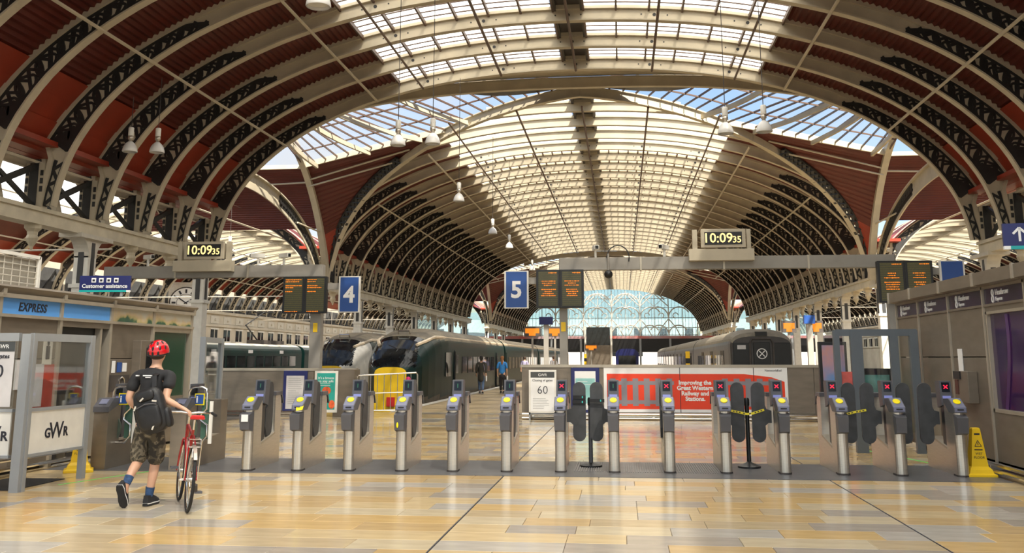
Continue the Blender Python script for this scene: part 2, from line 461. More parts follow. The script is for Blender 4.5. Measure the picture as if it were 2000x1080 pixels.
# long stretches seen too obliquely to tell the sheets apart
def long_skin(V, parent, y0, y1, tg, tc, nm=('roof_sheeting', 'roof_glazing'), nave=0, gm='glaze'):
    ts = TS if V is V0 else TSA; mb = MB(); 
    if nave != -1: V.skin(mb, ts, tc, y0, y1, 6)
    if nave != 1: V.skin(mb, 1-tc, 1-ts, y0, y1, 6)
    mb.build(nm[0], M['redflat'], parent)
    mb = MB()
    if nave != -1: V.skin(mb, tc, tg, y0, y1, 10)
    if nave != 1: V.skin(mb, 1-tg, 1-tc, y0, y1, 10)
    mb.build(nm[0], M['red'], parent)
    mb = MB(); tv = V.t_of_x(-0.55)
    V.skin(mb, tg, tv, y0, y1, 14, 0.05, 0, 0.012); V.skin(mb, 1-tv, 1-tg, y0, y1, 14, 0.05, 0, 0.012)
    mb.build(nm[1], M[gm], parent)
def ridge_strip(V, parent, y0, y1):
    tv = V.t_of_x(-0.6); mb = MB(); V.skin(mb, tv, 1-tv, y0, y1, 4, 0.10); 
    for s_ in (-1, 1):
        p = V.at(0.5, V.depth(0.5)); mb.cuboid((s_*0.5-0.06, y0, p[1]-0.1), (s_*0.5+0.06, y1, p[1]+0.3))
    mb.build('ridge_ventilator', M['dark'], parent)
YB = -8.0
long_skin(V0, ceil, YB, near_y[-1], TG, TC)
long_skin(V0, ceil, YF, YN2, TG, TC, gm='glazefar'); long_skin(V0, ceil, YF2, YEND, TG, TC, gm='glazefar')
ridge_strip(V0, ceil, YB, YN); ridge_strip(V0, ceil, 44.6, YN2); ridge_strip(V0, ceil, YN2+4.7, YEND)
# bars of the far glazing, whose shadows fall on the ribs
mb = MB()
for y0, y1 in ((YF, YN2), (YF2, YEND)):
    for sd in (0, 1):
        for k in range(13):
            t = TG+(TV-TG)*k/12; t = 1-t if sd else t
            p = V0.at(t, V0.depth(t)-0.02); mb.bar((p[0], y0, p[1]), (p[0], y1, p[1]), 0.07, 0.12)
mb.build('glazing_bars', M['bar'], ceil)
# purlin pipes
for xl in (-12.6, -8.6, -6.6, -3.2, 0.0, 3.2, 6.6, 8.6, 12.6):
    t = V0.t_of_x(xl); p = V0.at(t, -0.02)
    for y0, y1 in ((near_y[-1], YN), (YF if abs(xl) > 10 else (51 if abs(xl) > 8 else 46), YN2), (YF2, YEND)):
        MB().tube([(p[0], y0, p[1]), (p[0], y1, p[1])], 0.055 if abs(xl) != 6.6 else 0.045, 6).build('purlin', M['rib'] if abs(xl) > 8 else M['bar'], ceil)
# --- aisles
for C_, ys in ((ceilL, [8.0+PITCHY*k for k in range(64)]), (ceilR, [8.0+PITCHY*k for k in range(64)])):
    for y in ys:
        if (YN+1.5 < y < YF-1.5) or (YN2+2 < y < YF2-2): continue
        y = min(ys, key=lambda q: abs(q-y)); add_rib(C_, y, ribA_me, scrA_me)
    ta, tc_ = VA.t_of_x(-6.4), VA.t_of_x(-8.6)
    for y0, y1 in ((YB, YN), (YN, YF), (YF, YEND)):
        long_skin(VA, C_, y0, y1, ta, tc_, nave=(0 if y0 != YN else (1 if C_ is ceilL else -1)), gm='glazefar')
    ridge_strip(VA, C_, YB, YEND)
    for y in (33, 60, 78, 98):
        MB().tube([(-10.2, y, 5.45), (10.2, y, 5.45)], 0.035, 6).build('tie_rod', M['offwhite'], C_)
    for xl in (-8.0, -4.2, 0, 4.2, 8.0):
        t = VA.t_of_x(xl); p = VA.at(t, -0.02)
        MB().tube([(p[0], 8, p[1]), (p[0], YEND, p[1])], 0.05, 5).build('purlin', M['rib'], C_)
# --- transept crossings
def curve_rib(name, pts, parent, depth=0.5, fl=0.28, web=0.07):
    """an I-section rib along a 3D curve, its depth measured upwards"""
    mb = MB(); pts = [Vector(p) for p in pts]; n = len(pts)
    for z0, z1, wd in ((0, 0.05, fl), (0.05, depth-0.05, web), (depth-0.05, depth, fl)):
        vs = []
        for k in range(n):
            t = pts[min(n-1, k+1)]-pts[max(0, k-1)]; t.normalize()
            h = Vector((t.y, -t.x, 0)); h = h.normalized() if h.length > 1e-3 else Vector((1, 0, 0))
            u = h.cross(t).normalized()
            if u.z < 0: u = -u
            if abs(u.z) < 0.05: u = Vector((u.x, u.y, u.z))
            for z, sd in ((z0, -1), (z1, -1), (z1, 1), (z0, 1)): vs.append(pts[k]+u*z+h*(sd*wd/2))
        fs = []
        for k in range(n-1):
            for j in range(4): j2 = (j+1) % 4; fs.append((k*4+j, k*4+j2, (k+1)*4+j2, (k+1)*4+j))
        fs += [(3, 2, 1, 0), ((n-1)*4, (n-1)*4+1, (n-1)*4+2, (n-1)*4+3)]
        mb.add(vs, fs)
    return mb.build(name, M['rib'], parent)
def crossing(yn, yf, full):
    dy = yn-YN
    def groin_y(x):                       # plan of the far diagonal rib
        q = min(1, abs(x)/15.4)
        return dy+44.3+ (12.0*q**1.25 if q < 1 else 12.0)
    xs = [-15.4+30.8*k/48 for k in range(49)]
    g = [(x, groin_y(x), sprof(x)) for x in xs]
    curve_rib('hip_rib', g, ceil)
    # dark tracery on its lower ends
    mb = MB()
    for sd in (-1, 1):
        for k in range(22):
            q0, q1 = 15.3-k*0.25, 15.3-(k+1)*0.25
            if q1 < 9.9: break
            a = Vector((sd*q0, groin_y(q0), sprof(q0))); b = Vector((sd*q1, groin_y(q1), sprof(q1)))
            u = Vector((sd*0.45, -0.35, 0.55)).normalized()
            f0 = 0.5
            mb.bar(a+u*0.08, b+u*f0*0.9, 0.16, 0.09); mb.bar(a+u*f0*0.9, b+u*0.08, 0.16, 0.07)
            mb.bar(a+u*0.06, b+u*0.06, 0.16, 0.08); mb.bar(a+u*f0, b+u*f0, 0.16, 0.09)
    mb.build('scrollwork', M['scroll'], ceil)
    # near hip rib swinging out from the last regular rib
    hp = [(x, dy+YN+0.2+2.7*max(0, 1-(x/9.5)**2), sprof(x)+0.02) for x in [-9.5+19*k/30 for k in range(31)]]
    curve_rib('hip_rib', hp, ceil)
    # opaque panels added to give the shade between the last rib and hip ribs
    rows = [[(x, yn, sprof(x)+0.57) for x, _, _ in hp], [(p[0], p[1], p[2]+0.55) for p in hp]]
    MB().grid(rows).build('shade_panel', M['rib'], ceil)
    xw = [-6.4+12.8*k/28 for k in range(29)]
    MB().grid([[(x, dy+YN+0.2+2.7*max(0, 1-(x/9.5)**2), sprof(x)+0.55) for x in xw], [(x, (1-(x/6.4)**2)*groin_y(x)+(x/6.4)**2*(dy+YN+0.2+2.7*max(0, 1-(x/9.5)**2)), sprof(x)+0.53) for x in xw]]).build('shade_panel', M['dark'], ceil)
    # jack ribs running on from the far diagonal
    for k in range(1, 4):
        y = yf-PITCHY*k
        q = ((y-dy-44.3)/12.0)**(1/1.25)*15.4 if y-dy > 44.3 else 0
        if q <= 0.5: continue
        link('rib', V0.rib_mesh('rib', V0.t_of_x(-q), V0.t_of_x(q), n=30), ceil, (0, y, 0))
    for x0, x1, m, nn in ((-15.2, -7.5, 'red', 12), (-7.5, -0.55, 'glazefar', 12), (0.55, 7.5, 'glazefar', 12), (7.5, 15.2, 'red', 12)):
        ra, rb = [], []
        for k in range(nn+1):
            x = x0+(x1-x0)*k/nn; p = V0.at(V0.t_of_x(x), V0.depth(V0.t_of_x(x))+0.05)
            ra.append((p[0], groin_y(x), p[1])); rb.append((p[0], yf, p[1]))
        MB().grid([ra, rb]).build('roof_glazing' if m != 'red' else 'roof_sheeting', M[m], ceil)
    for sd in (-1, 1):
        X0 = sd*15.6
        # arched rib in the arcade plane leaning from the far column towards the near one
        def cz(y):
            q = min(1, abs(y-(yn+yf)/2)/8.15); return 5.5+7.75*(1-q**1.6)**(0.625)
        cr = [(X0, yf-0.05-k*0.255, cz(yf-0.05-k*0.255)) for k in range(40)]
        mbc = MB()
        for a, b in zip(cr[:-1], cr[1:]): mbc.bar(a, b, 0.42, 0.34, (1, 0, 0))
        mbc.build('arched_rib', M['rib'], ceil)
        # red corner web between that rib and the hip rib
        NR = 26; rows = []
        zt = 12.1
        def inv_c(z):
            q = (1-((z-5.5)/7.75)**1.6)**0.625; return (yn+yf)/2+8.15*q
        def inv_g(z):
            q = (1-min(1, (z-ZS)/R0)**NP)**(1/NP)*15.5; return min(q, 15.4)
        za, zb = [], []
        for k in range(NR*2+1):
            f = k/(NR*2); z0 = 6.2+(zt-6.2)*f; z1 = 6.2+(12.9-6.2)*f; q = inv_g(z1)
            fold = 0.05 if (k % 2 and f > 0.45) else 0
            za.append((X0, inv_c(z0)+fold, z0)); zb.append((sd*q, groin_y(q)-0.1+fold, z1+0.45))
        split = int(NR*2*0.42)
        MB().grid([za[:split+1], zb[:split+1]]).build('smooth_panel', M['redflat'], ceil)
        MB().grid([za[split:], zb[split:]]).build('corrugated_sheet', M['red'], ceil)
        # trim along the top of the red web
        mbt = MB(); mbt.bar(za[-1], zb[-1], 0.12, 0.30); mbt.build('trim_beam', M['rib'], ceil)
        # clear glazing up to the last rib, with bars
        q9 = abs(zb[-1][0]); Apl = [za[-1]]; Bpl = [(X0, yn+3.5, 13.6)]
        Apl.append(zb[-1]); Bpl.append((sd*12.2, yn+0.7, 13.5))
        for k in range(1, 9):
            q = q9*(1-k/8)
            Apl.append((sd*q, groin_y(q)-0.1, sprof(q)+0.5)); 
            qb = 11.4*(1-k/8); Bpl.append((sd*qb, dy+YN+0.2+2.8*max(0, 1-(qb/9.5)**2), sprof(qb)+0.6+0.9*min(1, qb/6)))
        MB().grid([Apl, Bpl]).build('clear_roof_pane', M['clear'], ceil)
        mbb = MB()
        def lerp(P, f):
            cum = [0]
            for a_, b_ in zip(Apl[:-1], Apl[1:]): cum.append(cum[-1]+(Vector(b_)-Vector(a_)).length)
            d_ = f*cum[-1]; k = 0
            while k < len(P)-2 and cum[k+1] < d_: k += 1
            return Vector(P[k]).lerp(Vector(P[k+1]), (d_-cum[k])/max(1e-6, cum[k+1]-cum[k]))
        fr = [j*0.0555 for j in range(2)]+[k/26 for k in range(2, 21)]
        for f in [k/24 for k in range(0, 23)]: mbb.bar(lerp(Apl, f), lerp(Bpl, f), 0.05, 0.09)
        for v in (0.22, 0.48, 0.74):
            pl = [lerp(Apl, k/16).lerp(lerp(Bpl, k/16), v)-Vector((0, 0, 0.03)) for k in range(16)]
            mbb.strip(pl, 0.05, 0.07, (0, 0, 1))
        mbb.build('glazing_bars', M['bar'], ceil)
        mbb = MB()
        for f in (0.05, 0.24, 0.42, 0.60):
            a, b = lerp(Apl, f), lerp(Bpl, f); dv = (b-a)
            mbb.strip([a+dv*(k/8)-Vector((0, 0, 0.25+0.25*math.sin(PI*k/8))) for k in range(9)], 0.13, 0.22, (0, 0, 1))
        pl = [lerp(Apl, k/16).lerp(lerp(Bpl, k/16), 0.62)-Vector((0, 0, 0.12)) for k in range(15)]
        mbb.strip(pl, 0.14, 0.16, (0, 0, 1))
        mbb.build('glazing_rafters', M['rib'], ceil)
        # the transept continuing over the aisle: red haunch, trim and glass beyond the arched rib
        Xo = sd*27.0
        ra, rb = [], []
        for k in range(NR*2+1):
            z0 = 9.0+(12.0-9.0)*k/(NR*2); fold = 0.05 if k % 2 else 0
            ra.append((X0, inv_c(z0)+fold, z0)); rb.append((Xo, inv_c(z0)+fold, z0))
        MB().grid([ra, rb]).build('corrugated_sheet', M['red'], ceil)
        MB().bar((X0, inv_c(12.0), 12.05), (Xo, inv_c(12.0), 12.05), 0.14, 0.22).build('trim_beam', M['rib'], ceil)
        rows = [[(X, inv_c(z0) if z0 < 13.2 else yn+3.5, z0) for z0 in (12.15, 12.7, 13.1, 13.6)] for X in (X0, Xo)]
        MB().grid(rows).build('clear_roof_pane', M['clear'], ceil)
        # lunette arch towards the aisle with its tracery
        def lz(y):
            q = min(1, abs(y-(dy+44.2))/11.4); return 5.4+4.35*(1-q**1.9)**(1/1.9)
        la = [(sd*15.9, yf-0.6-k*0.36, lz(yf-0.6-k*0.36)) for k in range(42)]
        mbl = MB(); mbk = MB()
        for k in range(len(la)-1):
            a, b = Vector(la[k]), Vector(la[k+1]); t = (b-a).normalized(); u = Vector((0, -t.z, t.y)); u = -u if u.z < 0 else u
            mbl.bar(a, b, 0.30, 0.07, (1, 0, 0)); mbl.bar(a+u*0.62, b+u*0.62, 0.07, 0.30, (1, 0, 0))
            c0 = [a, b, b+u*0.62, a+u*0.62]; mbl.add([tuple(p) for p in c0], [(0, 1, 2, 3)])
            if k < 20:
                mbk.bar(a+u*0.1, b+u*0.56, 0.2, 0.08, (1, 0, 0)); mbk.bar(a+u*0.56, b+u*0.56, 0.2, 0.10, (1, 0, 0))
                mbk.bar(a+u*0.1, b+u*0.1, 0.2, 0.08, (1, 0, 0)); mbk.bar(a+u*0.5, b+u*0.2, 0.2, 0.07, (1, 0, 0))
        mbl.build('lunette_rib', M['rib'], ceil); mbk.build('scrollwork', M['scroll'], ceil)
        # tie rods
        mbr = MB()
        for (a, b) in (((X0, inv_c(11.6), 11.4), (sd*9.5, groin_y(9.5)-0.3, 12.7)), ((X0, inv_c(11.4), 11.1), (sd*10.5, groin_y(10.5)-0.3, 12.2)),
                       ((X0, yf-0.9, 8.8), (sd*14.0, groin_y(14.0), 9.8)), ((X0, yf-0.9, 8.8), (X0+sd*0.2, yf-5, 8.9)),
                       ((X0, inv_c(11.5), 11.3), (sd*24, inv_c(11.5), 11.0))):
            mbr.tube([a, b], 0.05, 6)
        mbr.build('tie_rod', M['rib'], ceil)
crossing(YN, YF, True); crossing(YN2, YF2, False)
for X_ in (XL, XR):
    for y0, y1 in ((YB, YN+0.2), (YF-0.3, YN2+0.2), (YF2-0.3, YEND)):
        lo, hi = (1.15, 0.62) if X_ == XL else (0.62, 1.15)
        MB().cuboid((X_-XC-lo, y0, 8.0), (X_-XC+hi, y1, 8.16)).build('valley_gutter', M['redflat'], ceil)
# ================================================================ FLOOR
random.seed(7)
TILE_COLS = [(0.58, 0.41, 0.20), (0.65, 0.50, 0.28), (0.41, 0.36, 0.30), (0.62, 0.52, 0.35), (0.55, 0.43, 0.26), (0.49, 0.45, 0.39), (0.64, 0.44, 0.19)]
TM = [mat('floor_stone', c, 0.16, var=0.10, scale=2.2, spec=0.5, coat=0.08, stretch=(1, 3, 1)) for c in TILE_COLS]
TW = [3, 4, 3, 4, 3, 3, 2]
M['grout'] = mat('dark_grout', (0.16, 0.12, 0.08), 0.7, var=0.2)
M['platform'] = mat('platform_paving', (0.46, 0.35, 0.20), 0.28, var=0.12, scale=0.7)
M['ballast'] = mat('track_bed', (0.10, 0.09, 0.08), 0.9, var=0.3, scale=5, bump=0.5)
fl = MB(); fl.cuboid((-10.5, -8, -0.2), (7.0, 30.0, -0.012)); floor = fl.build('floor', M['grout'])
tag(floor, 'polished golden and grey stone slab floor of the concourse', kind='structure')
mb = MB(); mb.cuboid((-60, 30, -1.3), (60, 206, -1.05)); mb.cuboid((-60, -8, -1.3), (-10.5, 30, -0.02)); mb.cuboid((7.0, -8, -1.3), (60, 30, -0.02))
tag(mb.build('floor', M['ballast']), 'dark track bed below the platforms', kind='structure')
mb = MB(); mb.cuboid((-6.95, 30, -1.2), (4.5, 196, 0)); mb.cuboid((8.2, 30, -1.2), (13, 196, 0)); mb.cuboid((-17.5, 30, -1.2), (-13.8, 196, 0)); mb.cuboid((-38.5, 30, -1.2), (-31.6, 196, 0)); mb.cuboid((14, 30, -1.2), (24, 196, 0))
tag(mb.build('floor', M['platform']), 'sunlit tan platform surfaces between the trains', kind='structure')
mb = MB(); mb.cuboid((-7.10, 30, -0.04), (-6.80, 196, 0.004)); tag(mb.build('trim_1', M['offwhite']), kind='structure')
TLEN = [0.54, 0.66, 0.78, 0.90, 1.02, 1.14]; RD = 0.45; GAP = 0.005
tile_me = {}
def tile(L, m):
    if (L, m) not in tile_me:
        q = MB(); x, y, b = L/2-GAP/2, RD/2-GAP/2, 0.0025
        vs = [(-x,-y,-0.03),(x,-y,-0.03),(x,y,-0.03),(-x,y,-0.03),(-x,-y,-b),(x,-y,-b),(x,y,-b),(-x,y,-b),(-x+b,-y+b,0),(x-b,-y+b,0),(x-b,y-b,0),(-x+b,y-b,0)]
        q.add(vs, [(0,1,5,4),(1,2,6,5),(2,3,7,6),(3,0,4,7),(4,5,9,8),(5,6,10,9),(6,7,11,10),(7,4,8,11),(8,9,10,11)])
        tile_me[(L, m)] = q.mesh('paving_slab', TM[m])
    return tile_me[(L, m)]
far_tiles = MB(); ntile = 0
JX = (-1.68, 2.75)                       # movement joints
row = 0; y = 7.55
while y < 29.9:
    spans = ((-10.3, JX[0]), (JX[0], JX[1]), (JX[1], 6.9))
    for xa, xb in spans:
        x = xa+0.008
        while x < xb-0.02:
            L = random.choice(TLEN)
            if xb-x-L < 0.35: L = xb-x-0.008
            m = random.choices(range(len(TM)), TW)[0]
            vis = abs(x+L/2) < 9.5
            if y < 14.35 and vis and -6.9*(y/9) < x+L and x < 5.4 and ntile < 300:
                link('paving_slab', tile(round(L, 3), m), floor, (x+L/2, y, 0)); ntile += 1
            else:
                far_tiles.mi(m).box((x+L/2, y, -0.0125), (L-GAP, RD-GAP, 0.025))
            x += L
    y += RD; row += 1
o = far_tiles.build('paving_slabs', TM, floor); o['kind'] = 'stuff'
mb = MB()
for jx in JX: mb.cuboid((jx-0.007, 7.3, -0.02), (jx+0.007, 29.9, 0.0008))
o = mb.build('movement_joint', M['ink'], floor)
M['greenline'] = mat('green_floor_line', (0.12, 0.62, 0.10), 0.5, var=0.1)  # thin bright green lines laid flat on the floor
MB().box((-7.05, 13.35, 0.001), (0.035, 1.9, 0.002), rz=-0.28).build('floor_line', M['greenline'], floor)
MB().box((4.55, 17.4, 0.001), (0.05, 2.2, 0.002), rz=0.22).build('floor_line', M['greenline'], floor)
# threshold mats under the gates
M['mat'] = mat('grey_threshold_mat', (0.10, 0.10, 0.105), 0.35, var=0.15, scale=3)
mb = MB(); mb.cuboid((-8.5, 14.02, -0.01), (5.1, 16.0, 0.006))
th = mb.build('trim_2', M['mat']); tag(th, 'dark grey threshold strip that the gates stand on', kind='structure')
M['ribmat'] = mat('ribbed_mat', (0.20, 0.19, 0.185), 0.5, var=0.15)
mb = MB()
for k in range(64): mb.box((-0.72+k*0.034, 15.28, 0.009), (0.016, 1.35, 0.008))
mb.build('ribbed_insert', M['ribmat'], th)

# ================================================================ ARCADES
def girder(X, y0, y1, cols, sgn, label):
    g = empty('arcade_girder', (X, 0, 0)); tag(g, label, kind='structure')
    MB().cuboid((-0.28, y0, 5.62), (0.28, y1, 6.05)).cuboid((-0.36, y0, 6.0), (0.36, y1, 6.12)).build('beam', M['beam'], g)
    MB().cuboid((0.42*sgn*-1-0.08, y0, 7.42), (0.42*sgn*-1+0.08, y1, 7.62)).cuboid((-0.06, y0, 7.5), (0.06, y1, 7.58)).build('upper_rail', M['rib'], g)
    return g
mbp = MB()
prof = [(0.26, 5.65), (0.25, 5.5), (0.16, 5.4), (0.15, 5.3), (0.19, 5.2), (0.14, 5.08), (0.06, 4.95), (0.04, 4.85)]
mbp.lathe([(r, z) for r, z in prof[::-1]], n=8)
pend_me = mbp.mesh('pendant_boss', M['rib'])
q = MB().bar((0, 0, 6.12), (0, PITCHY, 7.48), 0.12, 0.17).bar((0, PITCHY, 6.12), (0, 0, 7.48), 0.10, 0.13); brace_me = q.mesh('cross_brace', M['scroll'])
q = MB().cuboid((-0.30, -0.16, 6.1), (0.30, 0.16, 7.5)); post_me = q.mesh('post', M['rib'])
q = MB()
for s_ in (-1, 1):
    q.cuboid((-0.16, s_*0.165-0.02, 6.12), (0.12, s_*0.165+0.02, 7.5))
    for t_ in (-1, 1):
        for k in range(3): q.box((t_*0.24, s_*0.17, 7.2-k*0.25), (0.09, 0.03, 0.17))
postd_me = q.mesh('post_tracery', M['scroll'])
# columns
def column_meshes():
    sh = MB()
    sh.cuboid((-0.25, -0.25, 0.5), (0.25, 0.25, 5.2)).cuboid((-0.32, -0.32, -1.1), (0.32, 0.32, 0.5)).cuboid((-0.33, -0.33, 3.9), (0.33, 0.33, 4.02))
    sm = sh.mesh('shaft', M['white'])
    br = MB(); P = []
    for k in range(9):
        a = k/8*PI/2; P.append((0.25+0.75*(1-math.cos(a)), 4.95+0.65*math.sin(a)))
    out_ = [(p[0], p[1]) for p in P]+[(-p[0], p[1]) for p in P[::-1]]
    br.prism(out_+[(-0.25, 4.9), (0.25, 4.9)], -0.26, 0.26, 'X')
    br.cuboid((-0.4, -1.0, 5.5), (0.4, 1.0, 5.64))
    bm = br.mesh('bracket', M['offwhite'])
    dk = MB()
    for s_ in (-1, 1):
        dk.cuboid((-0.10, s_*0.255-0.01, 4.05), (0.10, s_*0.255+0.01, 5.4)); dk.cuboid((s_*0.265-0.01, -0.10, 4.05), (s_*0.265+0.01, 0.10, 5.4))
    dm = dk.mesh('recess_shade', mat('charcoal_recess_shade', (0.045, 0.045, 0.047), 0.5, var=0.1))  # dark strips paint the shade of recesses onto the flat shaft
    return sm, bm, dm
CM = column_meshes()
def column(X, y, label, group):
    c = empty('iron_column', (X, y, 0)); tag(c, label, 'column', group)
    link('shaft', CM[0], c); link('bracket', CM[1], c); link('recess_shade', CM[2], c); return c
def arcade(X, sgn, side):
    for y0, y1, y_ribs, nm in ((8.5, YN+0.3, near_y, 'before the first transept'), (YF-0.4, YN2+0.3, far_y, 'beyond the first transept'), (YF2-0.4, YEND, far_y2, 'at the far end')):
        g = girder(X, y0, y1, [], sgn, 'beige arcade girder on the %s %s' % (side, nm))
        for k, y in enumerate(y_ribs):
            iscol = (k % 3 == 0)
            link('post', post_me, g, (0, y, 0)); link('post_tracery', postd_me, g, (0, y, 0))
            if iscol:
                lab = 'white iron column with flared bracket in the %s arcade %s' % (side, nm)
                if y < 36: lab = ('white iron column behind the customer assistance sign' if (side == 'left' and y > 25) else 'white iron column of the near %s arcade, out beside the kiosk' % side)
                elif y < 41: lab = 'pale iron column beside the near foot of the %s transept arch' % side
                if y > 20: column(X, y, lab, 'columns of the %s arcade %s' % (side, nm))
            else: link('pendant_boss', pend_me, g, (0, y, 0))
            if k: link('cross_brace', brace_me, g, (0, min(y, y_ribs[k-1]), 0))
arcade(XL, 1, 'left'); arcade(XR, -1, 'right')

# ================================================================ OUTER WALLS (seen through the arcades)
M['stucco'] = mat('cream_stucco', (0.58, 0.52, 0.42), 0.7, var=0.10, scale=1.0)
M['greypanel'] = mat('grey_panel', (0.07, 0.07, 0.07), 0.6, var=0.15)
def outer_wall(X, sgn, name, label):
    wl = empty(name, (X, 0, 0)); tag(wl, label, kind='structure')
    MB().cuboid((-0.3, 8, -1.2), (0.3, YEND, 8.6)).build('wall_face', M['stucco'], wl)
    mb = MB()
    for z, h, d in ((5.75, 0.25, 0.5), (4.55, 0.18, 0.42), (3.0, 0.12, 0.40)): mb.cuboid((-d, 8, z), (d, YEND, z+h))
    mb.build('cornice', M['stucco'], wl)
    pm = MB().box((0.31*sgn, 0, 6.8), (0.06, 2.75, 1.7)).mesh('wall_panel', M['greypanel'])
    bm = MB().bar((0.36*sgn, -1.1, 6.05), (0.36*sgn, 0.2, 7.55), 0.10, 0.12).bar((0.36*sgn, 0.2, 7.55), (0.36*sgn, 1.1, 6.05), 0.10, 0.12).mesh('panel_brace', M['scroll'])
    wm = MB().box((0.31*sgn, 0, 3.75), (0.06, 1.5, 1.1)).mesh('window_pane', M['darkpane'])
    fm = MB().box((0.33*sgn, 0, 3.75), (0.08, 0.08, 1.1)).box((0.33*sgn, 0, 4.36), (0.14, 1.8, 0.14)).box((0.33*sgn, 0, 3.16), (0.16, 1.8, 0.10)).mesh('window_frame', M['white'])
    bo = MB().ball((0.36*sgn, 0, 5.2), 0.14, 8, 6).box((0.32*sgn, 0, 5.2), (0.06, 1.9, 0.7)).mesh('frieze_boss', M['offwhite'])
    y = 20.0
    while y < 190:
        for nm, me in (('wall_panel', pm), ('panel_brace', bm), ('window_pane', wm), ('window_frame', fm), ('frieze_boss', bo)):
            if y > 60 or nm != 'window_pane' or True: link(nm, me, wl, (0, y, 0))
        y += PITCHY
    return wl
outer_wall(XAL-9.9-0.7, 1, 'wall_left', 'cream station building wall with windows and dark upper panels on the left')
outer_wall(XAR+9.9+0.7, -1, 'wall_right', 'cream station building wall with windows on the far right')
# ================================================================ KIOSKS
def kiosk_left():
    X = -8.66; k = empty('ticket_office_kiosk', (X, 0, 0)); tag(k, 'bronze-clad ticket office kiosk with blue EXPRESS sign on the left', 'kiosk')
    div = [11.32, 12.84, 14.37, 15.88, 17.42, 19.05]
    MB().cuboid((-3.0, 11.2, 0.0), (-0.12, 19.1, 2.55)).build('core', M['dark'], k)
    for i in range(5):
        y0, y1 = div[i], div[i+1]
        if i != 2 and i != 4:
            MB().cuboid((-0.13, y0+0.02, 0.08), (0, y1-0.02, 1.60)).build('cladding_panel', M['clad'], k, bevel=0.008)
            MB().cuboid((-0.13, y0+0.02, 1.612), (0, y1-0.02, 2.20)).build('cladding_panel', M['clad'], k, bevel=0.008)
    MB().cuboid((-3.0, 19.06, 0.08), (-0.0, 19.12, 2.6)).build('cladding_panel', M['clad'], k)
    for y in div: MB().cuboid((-0.10, y-0.035, 0.0), (0.045, y+0.035, 2.52)).build('mullion', M['cladtrim'], k)
    MB().cuboid((-0.1, 11.2, 2.19), (0.06, 19.1, 2.235)).build('rail', M['cladtrim'], k)
    MB().cuboid((-0.1, 11.2, 2.46), (0.08, 19.1, 2.52)).build('rail', M['cladtrim'], k)
    mb = MB(); mb.prism([(-0.3, 2.52), (0.04, 2.52), (0.11, 2.61), (0.09, 2.64), (-0.3, 2.64)], 11.2, 19.15, 'Y')
    mb.build('canopy', M['clad'], k)
    for y in div: MB().cuboid((0.0, y-0.04, 2.50), (0.09, y+0.04, 2.61)).build('canopy_bracket', M['cladtrim'], k)
    sky_ = mat('pale_blue_fascia', (0.10, 0.33, 0.76), 0.35, var=0.05, scale=1)
    for i in (0, 1, 2):
        MB().cuboid((-0.05, div[i]+0.04, 2.235), (0.02, div[i+1]-0.04, 2.46)).build('fascia_panel', sky_, k)
    o = text('EXPRESS', 0.17, M['ink'], k, (0.024, 13.62, 2.342), rz=PI/2, shear=0.18, spacing=1.12, offset=0.003)
    # painted landscape panels
    land = bpy.data.materials.new('landscape_print'); land.use_nodes = True; nt = land.node_tree; b = nt.nodes['Principled BSDF']
    tc = nt.nodes.new('ShaderNodeTexCoord'); n = nt.nodes.new('ShaderNodeTexNoise'); n.inputs['Scale'].default_value = 3.2; n.inputs['Detail'].default_value = 6
    sx = nt.nodes.new('ShaderNodeSeparateXYZ'); ad = nt.nodes.new('ShaderNodeMath'); ad.operation = 'MULTIPLY_ADD'; ad.inputs[1].default_value = -2.2; ad.inputs[2].default_value = 5.22
    a2 = nt.nodes.new('ShaderNodeMath'); a2.operation = 'ADD'
    r = nt.nodes.new('ShaderNodeValToRGB'); e = r.color_ramp.elements
    e[0].position = 0.42; e[0].color = (0.52, 0.50, 0.42, 1); e[1].position = 0.95; e[1].color = (0.02, 0.07, 0.06, 1)
    for p, c in ((0.62, (0.55, 0.42, 0.24, 1)), (0.72, (0.42, 0.36, 0.16, 1)), (0.80, (0.05, 0.12, 0.06, 1))):
        q = e.new(p); q.color = c
    nt.links.new(tc.outputs['Object'], n.inputs['Vector']); nt.links.new(tc.outputs['Object'], sx.inputs[0])
    nt.links.new(sx.outputs['Z'], ad.inputs[0]); nt.links.new(ad.outputs[0], a2.inputs[0]); nt.links.new(n.outputs['Fac'], a2.inputs[1])
    nt.links.new(a2.outputs[0], r.inputs['Fac']); nt.links.new(r.outputs['Color'], b.inputs['Base Color']); b.inputs['Roughness'].default_value = 0.35
    for i in (3, 4):
        MB().cuboid((-0.05, div[i]+0.04, 2.235), (0.02, div[i+1]-0.04, 2.46)).build('picture_panel', land, k)
    # dark doorway and green glass bay
    MB().cuboid((-0.118, div[2]+0.04, 0.05), (-0.09, div[3]-0.04, 2.10)).build('doorway_shade', M['black'], k)  # black sheet stands for the shade inside the doorway
    MB().cuboid((-0.1, div[2]+0.03, 2.10), (0.03, div[3]-0.03, 2.19)).build('door_head', M['clad'], k)
    MB().cuboid((-0.08, div[3]-0.30, 0.05), (0.02, div[3]-0.24, 2.10)).build('door_frame', M['cladtrim'], k)
    gg = mat('green_glass', (0.022, 0.06, 0.036), 0.12, var=0.15, scale=1)
    MB().cuboid((-0.1, div[4]+0.05, 0.9), (-0.02, div[5]-0.12, 2.10)).build('glass_panel', gg, k)
    MB().cuboid((-0.1, div[4]+0.03, 2.10), (0.02, div[5]-0.03, 2.19)).build('door_head', M['cladtrim'], k)
    MB().cuboid((-0.1, div[4]+0.05, 0.05), (-0.01, div[5]-0.12, 0.9)).build('cladding_panel', M['clad'], k)
